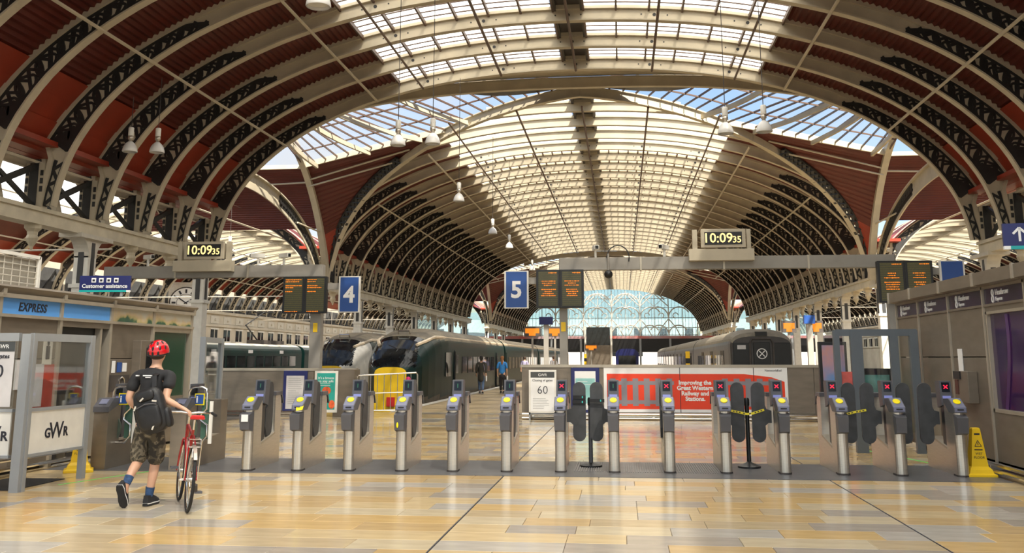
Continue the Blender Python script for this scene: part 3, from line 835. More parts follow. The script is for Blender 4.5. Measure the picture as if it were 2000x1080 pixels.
    # recessed ticket machine, leaflets and control box
    mb = MB(); mb.cuboid((-0.02, 16.75, 0.4), (0.16, 17.42, 1.93)); tm = mb.build('machine_housing', M['clad'], k, bevel=0.01)
    MB().cuboid((0.16, 16.95, 1.35), (0.17, 17.32, 1.80)).build('screen', M['darkpane'], tm)
    MB().cuboid((-0.01, 16.02, 1.05), (0.02, 16.66, 1.33)).build('hatch', M['dark'], k)
    mb = MB(); mb.tube([(0.03, 16.38+0.09*math.cos(t*PI/8), 1.20+0.09*math.sin(t*PI/8)) for t in range(16)], 0.016, 6, True); mb.build('intercom_ring', M['chrome'], k)
    for y, z, w_, h, m in ((16.10, 1.47, 0.11, 0.20, 'print'), (16.30, 1.46, 0.15, 0.17, 'blue'), (16.48, 1.46, 0.14, 0.15, 'print')):
        MB().box((0.012, y, z), (0.008, w_, h)).build('notice', M[m], k)
    # bumper rails at the foot
    mb = MB(); mb.tube([(0.14, 11.3, 0.22), (0.14, 14.9, 0.22)], 0.028, 8); mb.tube([(0.16, 11.3, 0.10), (0.16, 14.9, 0.10)], 0.028, 8)
    for y in (12.2, 13.4, 14.6): mb.bar((0, y, 0.16), (0.15, y, 0.16), 0.05, 0.10)
    mb.build('bumper_rail', M['chrome'], k)
    # notices on the near panels
    M['poster'] = mat('grey_poster', (0.60, 0.58, 0.58), 0.5, var=0.1, scale=3)
    for y, z, w_, h, m in ((14.12, 1.72, 0.24, 0.40, 'offwhite'), (13.45, 1.38, 0.20, 0.42, 'poster'), (13.85, 1.22, 0.42, 0.62, 'poster')):
        MB().box((0.006, y, z), (0.008, w_, h)).build('notice', M[m], k)
    MB().ball((0.014, 14.12, 1.84), (0.004, 0.035, 0.04), 8, 6).box((0.014, 14.12, 1.70), (0.004, 0.10, 0.20)).build('pictogram', M['ink'], k)
    MB().box((0.004, 14.05, 1.05), (0.006, 0.62, 0.95)).build('red_poster', mat('dull_red_print', (0.42, 0.06, 0.04), 0.4, var=0.2), k)
    return k
kiosk_left()
# things on the kiosk roof
ac = empty('air_conditioning_unit', (-9.3, 13.45, 2.645)); tag(ac, 'cream caged air conditioning unit on the roof of the ticket office', 'air conditioner')
MB().cuboid((-0.40, -0.62, 0), (0.36, 0.62, 0.46)).build('body', mat('louvred_cream', (0.40, 0.37, 0.31), 0.6, var=0.08), ac)
mb = MB()
for y in (-0.64, 0.64):
    for x in (-0.40, 0.40): mb.bar((x, y, 0), (x, y, 0.50), 0.05, 0.05)
for x in (-0.40, 0.40): mb.bar((x, -0.64, 0.49), (x, 0.64, 0.49), 0.05, 0.05)
for y in (-0.64, 0.64): mb.bar((-0.40, y, 0.49), (0.40, y, 0.49), 0.05, 0.05)
mb.build('frame', M['white'], ac)
mb = MB()
for k in range(5): mb.bar((0.39, -0.62, 0.08+k*0.09), (0.39, 0.62, 0.08+k*0.09), 0.012, 0.012); 
for k in range(7): mb.bar((0.39, -0.6+k*0.2, 0.02), (0.39, -0.6+k*0.2, 0.48), 0.010, 0.010)
mb.build('wire_cage', M['offwhite'], ac); mb = MB(); mb.bar((-0.40, -0.63, 0.25), (0.40, -0.63, 0.25), 0.012, 0.012)
for k in range(4): mb.bar((-0.38+k*0.25, -0.63, 0.02), (-0.38+k*0.25, -0.63, 0.48), 0.012, 0.012)
mb.build('wire_cage', M['offwhite'], ac)
cs = empty('direction_sign', (-8.66, 15.65, 2.685), rz=0.10); tag(cs, 'navy sign reading Customer assistance above the ticket office roof', 'sign')
MB().cuboid((-0.43, -0.02, 0.06), (0.43, 0.02, 0.30)).build('board', M['navy'], cs)
MB().cuboid((-0.43, -0.022, 0.03), (0.37, 0.02, 0.06)).build('teal_strip', mat('teal_strip', (0.01, 0.42, 0.40), 0.4, var=0.03), cs)
MB().cuboid((0.37, -0.022, 0.03), (0.43, 0.02, 0.06)).build('white_end', M['print'], cs)
text('Customer assistance', 0.092, M['print'], cs, (0, -0.024, 0.125), offset=0.0015)
for k in range(4): MB().box((-0.19+k*0.127, -0.024, 0.225), (0.075, 0.006, 0.075)).build('pictogram', M['print'], cs)
for k in range(4): MB().box((-0.19+k*0.127, -0.029, 0.222), (0.04, 0.004, 0.034)).build('pictogram_figure', M['ink'], cs)
for x in (-0.28, 0.28): MB().cuboid((x-0.02, 0.0, -0.042), (x+0.02, 0.03, 0.08)).build('bracket', M['greyframe'], cs)

def kiosk_right():
    X = 5.28; k = empty('express_kiosk', (X, 0, 0)); tag(k, 'bronze-clad kiosk with purple window and fascia on the right', 'kiosk')
    div = [10.5, 12.0, 13.5, 15.02, 16.58, 18.22, 19.6]
    MB().cuboid((0.14, 10.4, 0.0), (1.5, 19.5, 2.6)).build('core', M['dark'], k)
    purple = mat('purple_fascia', (0.028, 0.013, 0.045), 0.25, var=0.5, scale=2.5)
    glow = mat('purple_window', (0.035, 0.009, 0.065), 0.12, var=0.35, scale=0.9)
    for i in range(6):
        y0, y1 = div[i], div[i+1]
        MB().cuboid((0, y0+0.04, 2.38), (0.05, y1-0.04, 2.60)).build('fascia_panel', purple, k)
        if i >= 1:
            c = (y0+y1)/2
            mb = MB()
            mb.tube([(-0.006, c+0.38+0.035*math.cos(t*PI/6), 2.535+0.042*math.sin(t*PI/6)) for t in range(12)], 0.010, 5, True)
            mb.tube([(-0.006, c+0.38+0.04*math.cos(t*PI/6), 2.445+0.046*math.sin(t*PI/6)) for t in range(12)], 0.010, 5, True)
            mb.build('emblem', M['print'], k)
            text('Heathrow', 0.115, M['print'], k, (-0.006, c+0.28, 2.53), rz=-PI/2, align='LEFT'); text('Express', 0.08, M['print'], k, (-0.006, c+0.28, 2.44), rz=-PI/2, align='LEFT')
        if i >= 3:
            MB().cuboid((0, y0+0.012, 0.10), (0.14, y1-0.012, 1.625)).build('cladding_panel', M['clad'], k, bevel=0.006)
            MB().cuboid((0, y0+0.012, 1.64), (0.14, y1-0.012, 2.35)).build('cladding_panel', M['clad'], k, bevel=0.006)
        else:
            MB().cuboid((0, y0+0.02, 0.10), (0.14, y1-0.02, 0.86)).build('cladding_panel', M['clad'], k, bevel=0.006)
            MB().cuboid((0, y0+0.02, 2.27), (0.14, y1-0.02, 2.35)).build('cladding_panel', M['clad'], k)
            MB().cuboid((0.04, y0+0.04, 0.9), (0.10, y1-0.04, 2.25)).build('window_glass', glow, k)
            mb = MB()
            mb.tube([(0.036, y1-0.45-0.28*math.sin(t/10*PI*0.6), 0.92+1.3*t/10) for t in range(11)], [0.03]*11, 4)
            mb.build('ribbon_graphic', mat('mauve_print', (0.09, 0.035, 0.12), 0.3, var=0.1), k)
            fr = MB(); fr.cuboid((-0.01, y0+0.03, 0.86), (0.06, y1-0.03, 0.91)); fr.cuboid((-0.01, y0+0.03, 2.24), (0.06, y1-0.03, 2.28)); fr.cuboid((-0.01, y1-0.09, 0.86), (0.06, y1-0.04, 2.28))
            fr.build('window_frame', M['cladtrim'], k)
    for y in div: MB().cuboid((-0.03, y-0.02, 0.05), (0.10, y+0.02, 2.66)).build('mullion', M['cladtrim'], k)
    MB().cuboid((-0.02, 10.4, 2.35), (0.1, 19.6, 2.385)).build('rail', M['clad'], k); MB().cuboid((-0.03, 10.4, 2.60), (0.1, 19.6, 2.64)).build('rail', M['clad'], k)
    MB().prism([(0.3, 2.64), (-0.02, 2.64), (-0.14, 2.66), (-0.14, 2.84), (0.3, 2.84)], 10.4, 19.65, 'Y').build('canopy', M['clad'], k)
    for y in div: MB().cuboid((-0.16, y-0.03, 2.65), (0, y+0.03, 2.85)).build('canopy_joint', M['cladtrim'], k)
    MB().cuboid((0, 10.4, 0.03), (0.1, 16.2, 0.18)).build('purple_skirting', purple, k)
    mb = MB(); mb.tube([(-0.14, 10.4, 0.16), (-0.14, 15.6, 0.16)], 0.03, 8); mb.tube([(-0.16, 10.4, 0.08), (-0.16, 15.6, 0.08)], 0.03, 8)
    for y in (11.5, 13.2, 14.9): mb.bar((0, y, 0.12), (-0.15, y, 0.12), 0.05, 0.09)
    mb.build('bumper_rail', M['chrome'], k)
    MB().box((-0.01, 16.2, 1.55), (0.01, 0.20, 0.42)).build('notice', M['print'], k)
    b = MB().cuboid((-0.14, 15.55, 0.95), (-0.0, 16.15, 1.42)).build('help_point_box', M['clad'], k, bevel=0.006)
    MB().cuboid((-0.16, 15.85, 1.30), (-0.14, 16.14, 1.42)).build('hood', M['black'], b); MB().box((-0.145, 16.05, 1.18), (0.01, 0.14, 0.22)).build('warning_notice', mat('brown_notice', (0.10, 0.03, 0.02), 0.5, var=0.2), b)
    return k
kiosk_right()
ns = empty('direction_sign', (5.10, 13.55, -0.12), rz=-0.12); tag(ns, 'navy sign with white up arrow and teal strip at the right edge', 'sign')
MB().cuboid((-0.02, -0.03, 3.20), (0.80, 0.03, 3.50)).build('board', M['navy'], ns)
MB().cuboid((0.06, -0.032, 3.155), (0.80, 0.03, 3.20)).build('teal_strip', mat('teal_strip', (0.01, 0.36, 0.36), 0.4, var=0.03), ns)
MB().cuboid((-0.02, -0.032, 3.155), (0.06, 0.03, 3.20)).build('white_end', M['print'], ns)
MB().bar((0.18, -0.034, 3.26), (0.18, -0.034, 3.43), 0.03, 0.006, (0, 1, 0)).bar((0.18, -0.034, 3.44), (0.10, -0.034, 3.36), 0.03, 0.006, (0, 1, 0)).bar((0.18, -0.034, 3.44), (0.26, -0.034, 3.36), 0.03, 0.006, (0, 1, 0)).build('arrow', M['print'], ns)
MB().cuboid((0.30, 0.03, 2.97), (0.34, 0.06, 3.4)).build('bracket', M['greyframe'], ns)

# ================================================================ PARTITIONS BEHIND THE GATES
YP = 26.9
pt = empty('partition_wall', (0, YP, 0)); tag(pt, 'waist-high grey partition carrying the red railway banner', 'partition')
xs_ = [-2.72, -1.35, -0.5, 1.52, 3.45, 4.32, 5.0, 5.66]
for a, b in zip(xs_[:-1], xs_[1:]): MB().cuboid((a+0.006, -0.06, 0.18), (b-0.006, 0.06, 1.37)).build('panel', M['clad'], pt)
MB().cuboid((-2.75, -0.09, 1.37), (5.70, 0.09, 1.44)).build('capping', M['cladtrim'], pt)
MB().cuboid((-2.7, -0.05, 0.0), (5.66, 0.05, 0.06)).cuboid((5.62, -0.2, 0), (5.72, 0.2, 1.44)).build('plinth', M['dark'], pt)
mb = MB(); mb.tube([(-2.7, -0.16, 0.14), (5.6, -0.16, 0.14)], 0.035, 8); mb.tube([(-2.7, -0.18, 0.04), (5.6, -0.18, 0.04)], 0.03, 8)
for x in (-2.4, -0.9, 0.8, 2.6, 4.4): mb.bar((x, 0, 0.1), (x, -0.17, 0.1), 0.06, 0.08)
mb.build('bumper_rail', M['chrome'], pt)
redb = mat('red_banner', (0.80, 0.055, 0.015), 0.4, var=0.03); greyb = mat('banner_grey', (0.24, 0.23, 0.26), 0.45, var=0.05)
bn = empty('banner', (0, YP-0.065, 0)); tag(bn, 'red banner with grey track graphic reading Improving the Great Western Railway and Stations', 'banner')
MB().cuboid((-0.50, -0.008, 0.20), (4.32, 0, 1.365)).build('white_ground', M['print'], bn)
MB().prism([(-0.42, 0.28), (4.24, 0.28), (4.24, 1.0), (3.9, 1.12), (3.2, 1.20), (-0.42, 1.20)], -0.011, -0.008, 'Y').build('red_field', redb, bn)
for x0 in (-0.26, 2.70):
    for k in range(6 if x0 < 0 else 5):
        x = x0+k*0.30
        if x > 4.0: break
        MB().box((x, -0.0135, 0.72), (0.15, 0.003, 0.72)).build('printed_sleeper', greyb, bn, bevel=0.0)
    xe = min(x0+(5 if x0 < 0 else 4)*0.30+0.12, 4.1)
    [MB().box(((x0-0.1+xe)/2, -0.0125, zz), (xe-x0+0.1, 0.003, 0.10)).build('printed_rail', greyb, bn) for zz in (0.96, 0.46)]
text('Improving the\nGreat Western\nRailway and\nStations.', 0.152, M['print'], bn, (1.91, -0.0145, 0.76), line=0.92, offset=0.006, depth=0.002)
text('NetworkRail', 0.085, M['ink'], bn, (3.96, -0.0145, 1.29), depth=0.001)
for s_ in (1.52, 3.45): MB().cuboid((s_-0.008, -0.012, 0.2), (s_+0.008, 0, 1.365)).build('panel_joint', M['ink'], bn)
def notice_board(name, label, x0, x1, z0, z1, y, frame, ground, cat_='poster', parent=None):
    b = empty(name, ((x0+x1)/2, y, 0)); tag(b, label, cat_); h = (x1-x0)/2
    MB().cuboid((-h, 0, z0), (h, 0.04, z1)).build('frame', frame, b, bevel=0.006)
    return b, h
M['scrib'] = mat('printed_text_grey', (0.42, 0.42, 0.42), 0.5, var=0.05)
def textlines(b, x0, x1, z0, z1, n, y, m='scrib', sd=1):
    rr = random.Random(sd); mb = MB()
    for k in range(n):
        z = z1-(z1-z0)*k/max(1, n-1); e = x0+(x1-x0)*rr.uniform(0.55, 1); mb.box(((x0+e)/2, y, z), (e-x0, 0.002, (z1-z0)/n*0.32))
    mb.build('printed_lines', M[m], b)
b, h = notice_board('closing_notice_board', 'white free-standing notice board headed Closing of gates 60 beside the gates', -2.50, -1.76, 0.16, 1.30, YP-0.35, M['white'], None, 'notice board')
MB().cuboid((-h+0.05, -0.006, 0.22), (h-0.05, 0, 1.25)).build('sheet', M['print'], b)
MB().cuboid((-h+0.05, -0.010, 1.10), (h-0.05, -0.005, 1.25)).build('header', mat('charcoal_header', (0.06, 0.065, 0.065), 0.5, var=0.05), b)
text('GWR', 0.10, M['print'], b, (0, -0.013, 1.17)); text('Closing of gates', 0.085, M['ink'], b, (0, -0.009, 1.03)); text('60', 0.30, M['ink'], b, (0, -0.009, 0.77), offset=-0.004)
textlines(b, -0.26, 0.26, 0.30, 0.55, 7, -0.008, sd=3)
MB().cuboid((-h, 0.0, 0), (-h+0.04, 0.3, 0.2)).cuboid((h-0.04, 0.0, 0), (h, 0.3, 0.2)).cuboid((-h, 0.0, 0.14), (h, 0.05, 0.18)).build('stand', M['greyframe'], b)
teal = mat('teal_poster', (0.03, 0.36, 0.30), 0.35, var=0.06)
b, h = notice_board('framed_poster', 'navy-framed pale teal poster on the partition behind the strapped gate', -1.38, -0.62, 0.18, 1.36, YP-0.11, M['navy'], None)
MB().cuboid((-h+0.10, -0.006, 0.26), (h-0.10, 0, 1.27)).build('sheet', M['print'], b)
MB().cuboid((-h+0.12, -0.010, 0.42), (h-0.12, -0.004, 1.08)).build('picture', mat('pale_teal_print', (0.30, 0.60, 0.58), 0.4, var=0.2, scale=2), b)
textlines(b, -0.2, 0.2, 0.92, 0.99, 2, -0.012, 'print', 8); textlines(b, -0.22, 0.22, 0.29, 0.38, 3, -0.008, sd=4)
# left partition
pl = empty('partition_wall', (0, 27.6, 0)); tag(pl, 'plain bronze partition in front of the dark green train on the left', 'partition')
for a, b_ in zip([-11.9, -9.55, -8.75, -8.0], [-9.55, -8.75, -8.0, -7.55]): MB().cuboid((a+0.005, -0.06, 0.15), (b_-0.005, 0.06, 1.26)).build('panel', M['clad'], pl)
MB().cuboid((-11.95, -0.09, 1.26), (-7.5, 0.09, 1.33)).build('capping', M['cladtrim'], pl)
mb = MB(); mb.tube([(-11.9, -0.15, 0.12), (-9.0, -0.15, 0.12)], 0.035, 8); mb.tube([(-11.9, -0.16, 0.03), (-9.0, -0.16, 0.03)], 0.03, 8); mb.build('bumper_rail', M['chrome'], pl)
MB().cuboid((-8.1, -0.30, 0.0), (-7.5, 0.3, 1.30)).build('end_cabinet', M['clad'], pl, bevel=0.01)
b, h = notice_board('framed_poster', 'navy-framed white text poster on the left partition', -9.62, -8.92, 0.12, 1.26, 27.48, M['navy'], None)
MB().cuboid((-h+0.09, -0.006, 0.20), (h-0.09, 0, 1.12)).build('sheet', M['poster'], b); textlines(b, -0.20, 0.22, 0.35, 1.05, 13, -0.008, sd=5)
b, h = notice_board('poster_board', 'white-framed teal poster on the left partition near the barrier', -8.62, -7.95, 0.12, 1.26, 27.22, M['white'], None)
MB().cuboid((-h+0.07, -0.006, 0.20), (h-0.07, 0, 1.20)).build('sheet', teal, b)
text("It's a breeze\nto stay safe", 0.095, M['print'], b, (0, -0.009, 1.02), line=0.9)
MB().ball((0.02, -0.010, 0.72), (0.13, 0.004, 0.11), 10, 6).ball((0.18, -0.010, 0.34), (0.09, 0.004, 0.12), 10, 6).build('picture', mat('orange_print', (0.75, 0.13, 0.04), 0.4, var=0.3, scale=9), b)
textlines(b, -0.2, 0.15, 0.86, 0.92, 2, -0.008, 'print', 6)
# steel crowd barrier by the trains
cb = empty('crowd_barrier', (-7.50, 27.6, 0), rz=0.42); tag(cb, 'galvanised steel crowd barrier in front of the yellow train nose', 'barrier')
mb = MB(); W_ = 1.75
mb.tube([(0, 0, 0.12), (0, 0, 1.08), (0.04, 0, 1.13), (W_-0.04, 0, 1.20), (W_, 0, 1.15), (W_, 0, 0.05)], 0.022, 8); mb.tube([(0, 0, 0.15), (W_, 0, 0.15)], 0.02, 8); mb.tube([(0, 0, 0.62), (W_, 0, 0.66)], 0.016, 8)
mb.build('frame', M['chrome'], cb)
for k in range(1, 9): MB().tube([(W_*k/9, 0, 0.15), (W_*k/9, 0, 1.16)], 0.011, 6).build('upright_bar', M['chrome'], cb)
mb = MB(); mb.bar((0.2, -0.3, 0.02), (0.2, 0.3, 0.02), 0.05, 0.03); mb.bar((W_-0.2, -0.3, 0.02), (W_-0.2, 0.3, 0.02), 0.05, 0.03); mb.bar((0.2, 0, 0.02), (0.2, 0, 0.15), 0.03, 0.03); mb.bar((W_-0.2, 0, 0.02), (W_-0.2, 0, 0.15), 0.03, 0.03); mb.build('foot', M['chrome'], cb)
MB().ball((W_-0.28, -0.03, 1.02), 0.07, 10, 8).build('warning_disc', mat('pink_disc', (0.75, 0.03, 0.20), 0.4, var=0.1), cb)
# ================================================================ TICKET GATES
M['gategrey'] = mat('gate_grey_plastic', (0.085, 0.085, 0.095), 0.4, var=0.08)
M['gateblue'] = mat('gate_blue_grey', (0.16, 0.17, 0.25), 0.4, var=0.08)
M['gold'] = mat('reader_yellow', (0.90, 0.74, 0.0), 0.4, var=0.03)
M['lilac'] = mat('lit_lilac_label', (0.20, 0.22, 0.45), 0.4, emit=(0.25, 0.28, 0.75), es=0.25)
M['redx'] = mat('red_led', (0.6, 0.0, 0.02), 0.4, emit=(1.0, 0.02, 0.06), es=1.3)
M['greenled'] = mat('dim_green_led', (0.02, 0.10, 0.05), 0.3, emit=(0.02, 0.10, 0.05), es=0.2)
M['paddle'] = mat('charcoal_paddle', (0.050, 0.052, 0.055), 0.55, var=0.25, scale=7)
def rounded(hw, y0, y1, n=8):
    return [(hw*math.cos(PI+PI*k/n), y0+hw*0.75+hw*0.75*math.sin(PI+PI*k/n)) for k in range(n+1)]+[(hw, y1), (-hw, y1)]
GM = {}
GM['post'] = MB().prism(rounded(0.078, 0.0, 0.20), 0.02, 0.90, 'Z').mesh('front_post', M['steel'])
GM['collar'] = MB().prism(rounded(0.084, -0.006, 0.21), 0.0, 0.022, 'Z').mesh('base_collar', M['dark'])
GM['panel'] = MB().prism([(0.17, 0.0), (1.42, 0.0), (1.42, 0.98), (1.36, 1.04), (1.12, 1.04), (1.12, 0.45), (0.46, 0.34), (0.46, 0.98), (0.36, 1.02), (0.17, 0.90)], -0.068, 0.068, 'X').mesh('side_panel', M['steel'])
GM['sill'] = MB().prism([(0.44, 0.335), (1.14, 0.445), (1.14, 0.475), (0.44, 0.365)], -0.075, 0.075, 'X').mesh('sill', M['cladtrim'])
GM['head'] = MB().prism([(-0.03, 0.86), (0.20, 0.86), (0.42, 1.0), (0.42, 1.04), (0.19, 1.05), (-0.03, 0.93)], -0.086, 0.086, 'X').mesh('reader_head', M['gategrey'])
GM['face'] = MB().prism([(-0.035, 0.875), (-0.03, 0.935), (0.185, 1.055), (0.19, 1.05), (-0.028, 0.925), (-0.03, 0.875)], -0.075, 0.075, 'X').mesh('reader_face', M['gateblue'])
q = MB(); nrm = Vector((0, -0.12, 0.215)).normalized(); ax = Vector((0, 0.215, 0.12)).normalized(); cc = Vector((0, 0.095, 1.008))
q.add([tuple(cc+Vector((1, 0, 0))*(0.052*math.cos(2*PI*k/18))+ax*(0.062*math.sin(2*PI*k/18))) for k in range(18)]+[tuple(cc+nrm*0.008+Vector((1, 0, 0))*(0.048*math.cos(2*PI*k/18))+ax*(0.058*math.sin(2*PI*k/18))) for k in range(18)],
      [tuple(18+k for k in range(18))]+[(k, (k+1) % 18, 18+(k+1) % 18, 18+k) for k in range(18)])
GM['disc'] = q.mesh('card_reader_disc', M['gold'])
GM['slot'] = MB().box((0, -0.036, 0.905), (0.085, 0.012, 0.018)).mesh('ticket_slot', M['black'])
q = MB()
q.add([(-0.085,-0.13,0.80),(0.065,-0.13,0.80),(0.085,0.03,0.84),(-0.085,0.03,0.84),(-0.075,-0.11,0.59),(0.06,-0.11,0.59),(0.075,0.02,0.56),(-0.075,0.02,0.56)], [(0,1,2,3),(4,7,6,5),(0,4,5,1),(1,5,6,2),(2,6,7,3),(3,7,4,0)])
GM['box'] = q.mesh('ticket_box', M['gategrey'])
GM['mast'] = MB().cuboid((-0.05, 0.52, 0.36), (0.05, 0.66, 1.02)).cuboid((-0.012, 0.74, 0.40), (0.012, 0.78, 1.0)).mesh('flap_mast', M['black'])
GM['tower'] = MB().prism([(0.50, 0.94), (0.70, 0.90), (0.76, 1.26), (0.72, 1.285), (0.56, 1.285)], -0.082, 0.082, 'X').mesh('display_tower', M['gategrey'])
def tower_face(z0, z1, w_, d=0.006):
    f = lambda z: 0.50+(z-0.94)*(0.06/0.345)
    return [(-w_, f(z0)-d, z0), (w_, f(z0)-d, z0), (w_, f(z1)-d, z1), (-w_, f(z1)-d, z1)]
GM['screen'] = MB().add(tower_face(1.13, 1.265, 0.055), [(0, 1, 2, 3)]).mesh('display_screen', M['darkpane'])
GM['label'] = MB().add(tower_face(1.03, 1.075, 0.058), [(0, 1, 2, 3)]).mesh('lit_label', M['lilac'])
q = MB(); a, b_ = Vector((0.0, 0.536, 1.20)), None
for s_ in (-1, 1): q.bar((-0.028*s_, 0.532, 1.175), (0.028*s_, 0.540, 1.225), 0.012, 0.006, (0, 1, 0))
GM['cross'] = q.mesh('red_cross', M['redx'])
q = MB(); q.bar((0, 0.532, 1.17), (0, 0.540, 1.23), 0.014, 0.006, (0, 1, 0)); GM['arrow'] = q.mesh('dim_arrow', M['greenled'])
GM['rear'] = MB().prism([(1.10, 1.03), (1.40, 1.03), (1.50, 0.90), (1.54, 0.90), (1.42, 1.09), (1.10, 1.09)], -0.08, 0.08, 'X').mesh('rear_head', M['gategrey'])
pf = [(0.0, 0.40)]+[(0.16+0.15*math.sin(k/8*PI), 0.40-0.0+0.0) for k in range(0)]
def paddle_outline():
    """front view outline of a closed paddle, hinge at x=0, reaching +x; rounded top and foot"""
    c = 0.19; r = 0.098; P = []
    P += [(0.0, 0.66), (0.05, 0.66), (0.095, 0.62), (c-r, 0.53)]
    P += [(c+r*math.cos(PI+PI*k/10), 0.475+r*math.sin(PI+PI*k/10)) for k in range(11)]
    P += [(c+r*math.cos(PI*k/10), 1.155+r*math.sin(PI*k/10)) for k in range(11)]
    P += [(c-r, 0.92), (0.07, 0.86), (0.0, 0.84)]
    return P
GM['padR'] = MB().prism(paddle_outline(), 0.69, 0.725, 'Y').mesh('paddle', M['paddle'])
GM['padL'] = MB().prism([(-x, z) for x, z in paddle_outline()][::-1], 0.69, 0.725, 'Y').mesh('paddle', M['paddle'])
q = MB(); pp = [(0.82+0.11*math.cos(PI*k/8), 1.12+0.11*math.sin(PI*k/8)) for k in range(9)]
GM['padE'] = MB().prism([(0.98, 0.55), (0.93, 1.12)][:0]+[(0.70, 0.58), (0.78, 0.44), (0.90, 0.42), (1.02, 0.48), (1.06, 0.62), (1.06, 1.12)]+[(0.93+0.13*math.cos(PI*k/8), 1.12+0.13*math.sin(PI*k/8)) for k in range(1, 9)]+[(0.80, 0.9), (0.70, 0.84)], -0.092, -0.060, 'X').mesh('paddle', M['paddle'])
GATES = [(-5.47, 14.15), (-4.74, 14.22), (-3.99, 14.28), (-3.22, 14.33), (-2.47, 14.38), (-1.69, 14.43), (-0.91, 14.48), (-0.14, 14.52), (0.65, 14.55), (1.45, 14.58), (2.27, 14.59), (3.07, 14.58), (3.85, 14.56), (4.66, 14.53)]
GLAB = ['narrow steel ticket gate with a white sticker on its ticket box, first from the cyclist',
        'narrow steel ticket gate with a yellow ticket in its slot, second from the cyclist',
        'narrow steel ticket gate with open paddles, third from the cyclist',
        'narrow steel ticket gate with a yellow drop on its ticket box, fourth from the cyclist',
        'narrow steel ticket gate before the person in olive coat, fifth from the cyclist',
        'narrow steel ticket gate left of the white closing notice board, sixth from the cyclist',
        'steel ticket gate left of the paddles strapped to a post',
        'steel ticket gate right of the paddles strapped to a post',
        'steel ticket gate in front of the red banner, with no closed paddles',
        'steel ticket gate left of the first pair of paddles tied with yellow tape',
        'steel ticket gate right of the first pair of paddles tied with yellow tape',
        'steel ticket gate with a red cross, third from the right wall',
        'steel ticket gate with a red cross, second from the right wall',
        'steel ticket gate with a red cross beside the yellow wet floor cone']
for i, (x, y) in enumerate(GATES):
    g = empty('ticket_gate', (x, y, 0.006), rz=[0.05, 0.045, 0.04, 0.035, 0.03, 0.02, 0.012, 0.005, 0, 0, 0, 0, 0, 0][i]); tag(g, GLAB[i], 'ticket gate', 'row of ticket gates')
    pn = link('side_panel', GM['panel'], g)
    link('sill', GM['sill'], pn)
    link('front_post', GM['post'], g); link('base_collar', GM['collar'], g)
    h = link('reader_head', GM['head'], g); link('reader_face', GM['face'], h); link('card_reader_disc', GM['disc'], h); link('ticket_slot', GM['slot'], h)
    bx = link('ticket_box', GM['box'], g); link('flap_mast', GM['mast'], g); link('rear_head', GM['rear'], g)
    t = link('display_tower', GM['tower'], g); link('display_screen', GM['screen'], t); link('lit_label', GM['label'], t)
    link('red_cross' if i >= 8 or i == 6 else 'dim_arrow', GM['cross'] if i >= 8 or i == 6 else GM['arrow'], t)
    if i in (6, 9, 11, 12): link('paddle', GM['padR'], g, (0.068, 0, 0))
    if i in (7, 10, 12, 13): link('paddle', GM['padL'], g, (-0.068, 0, 0))
    if i in (0, 1, 2, 3, 4, 5, 8): link('paddle', GM['padE'], g, (0.11 if i != 8 else 0, 0, 0))
    if i == 0: MB().box((0.0, -0.136, 0.755), (0.10, 0.004, 0.10)).build('sticker', M['print'], bx)
    if i == 3: MB().ball((-0.03, -0.128, 0.66), (0.016, 0.006, 0.04), 8, 6).build('sticker', M['gold'], bx)
    if i == 1: MB().add([(-0.02, -0.02, 0.92), (0.09, -0.02, 0.93), (0.09, -0.08, 0.87), (0.0, -0.10, 0.86)], [(0, 1, 2, 3)]).build('ticket', M['gold'], h)
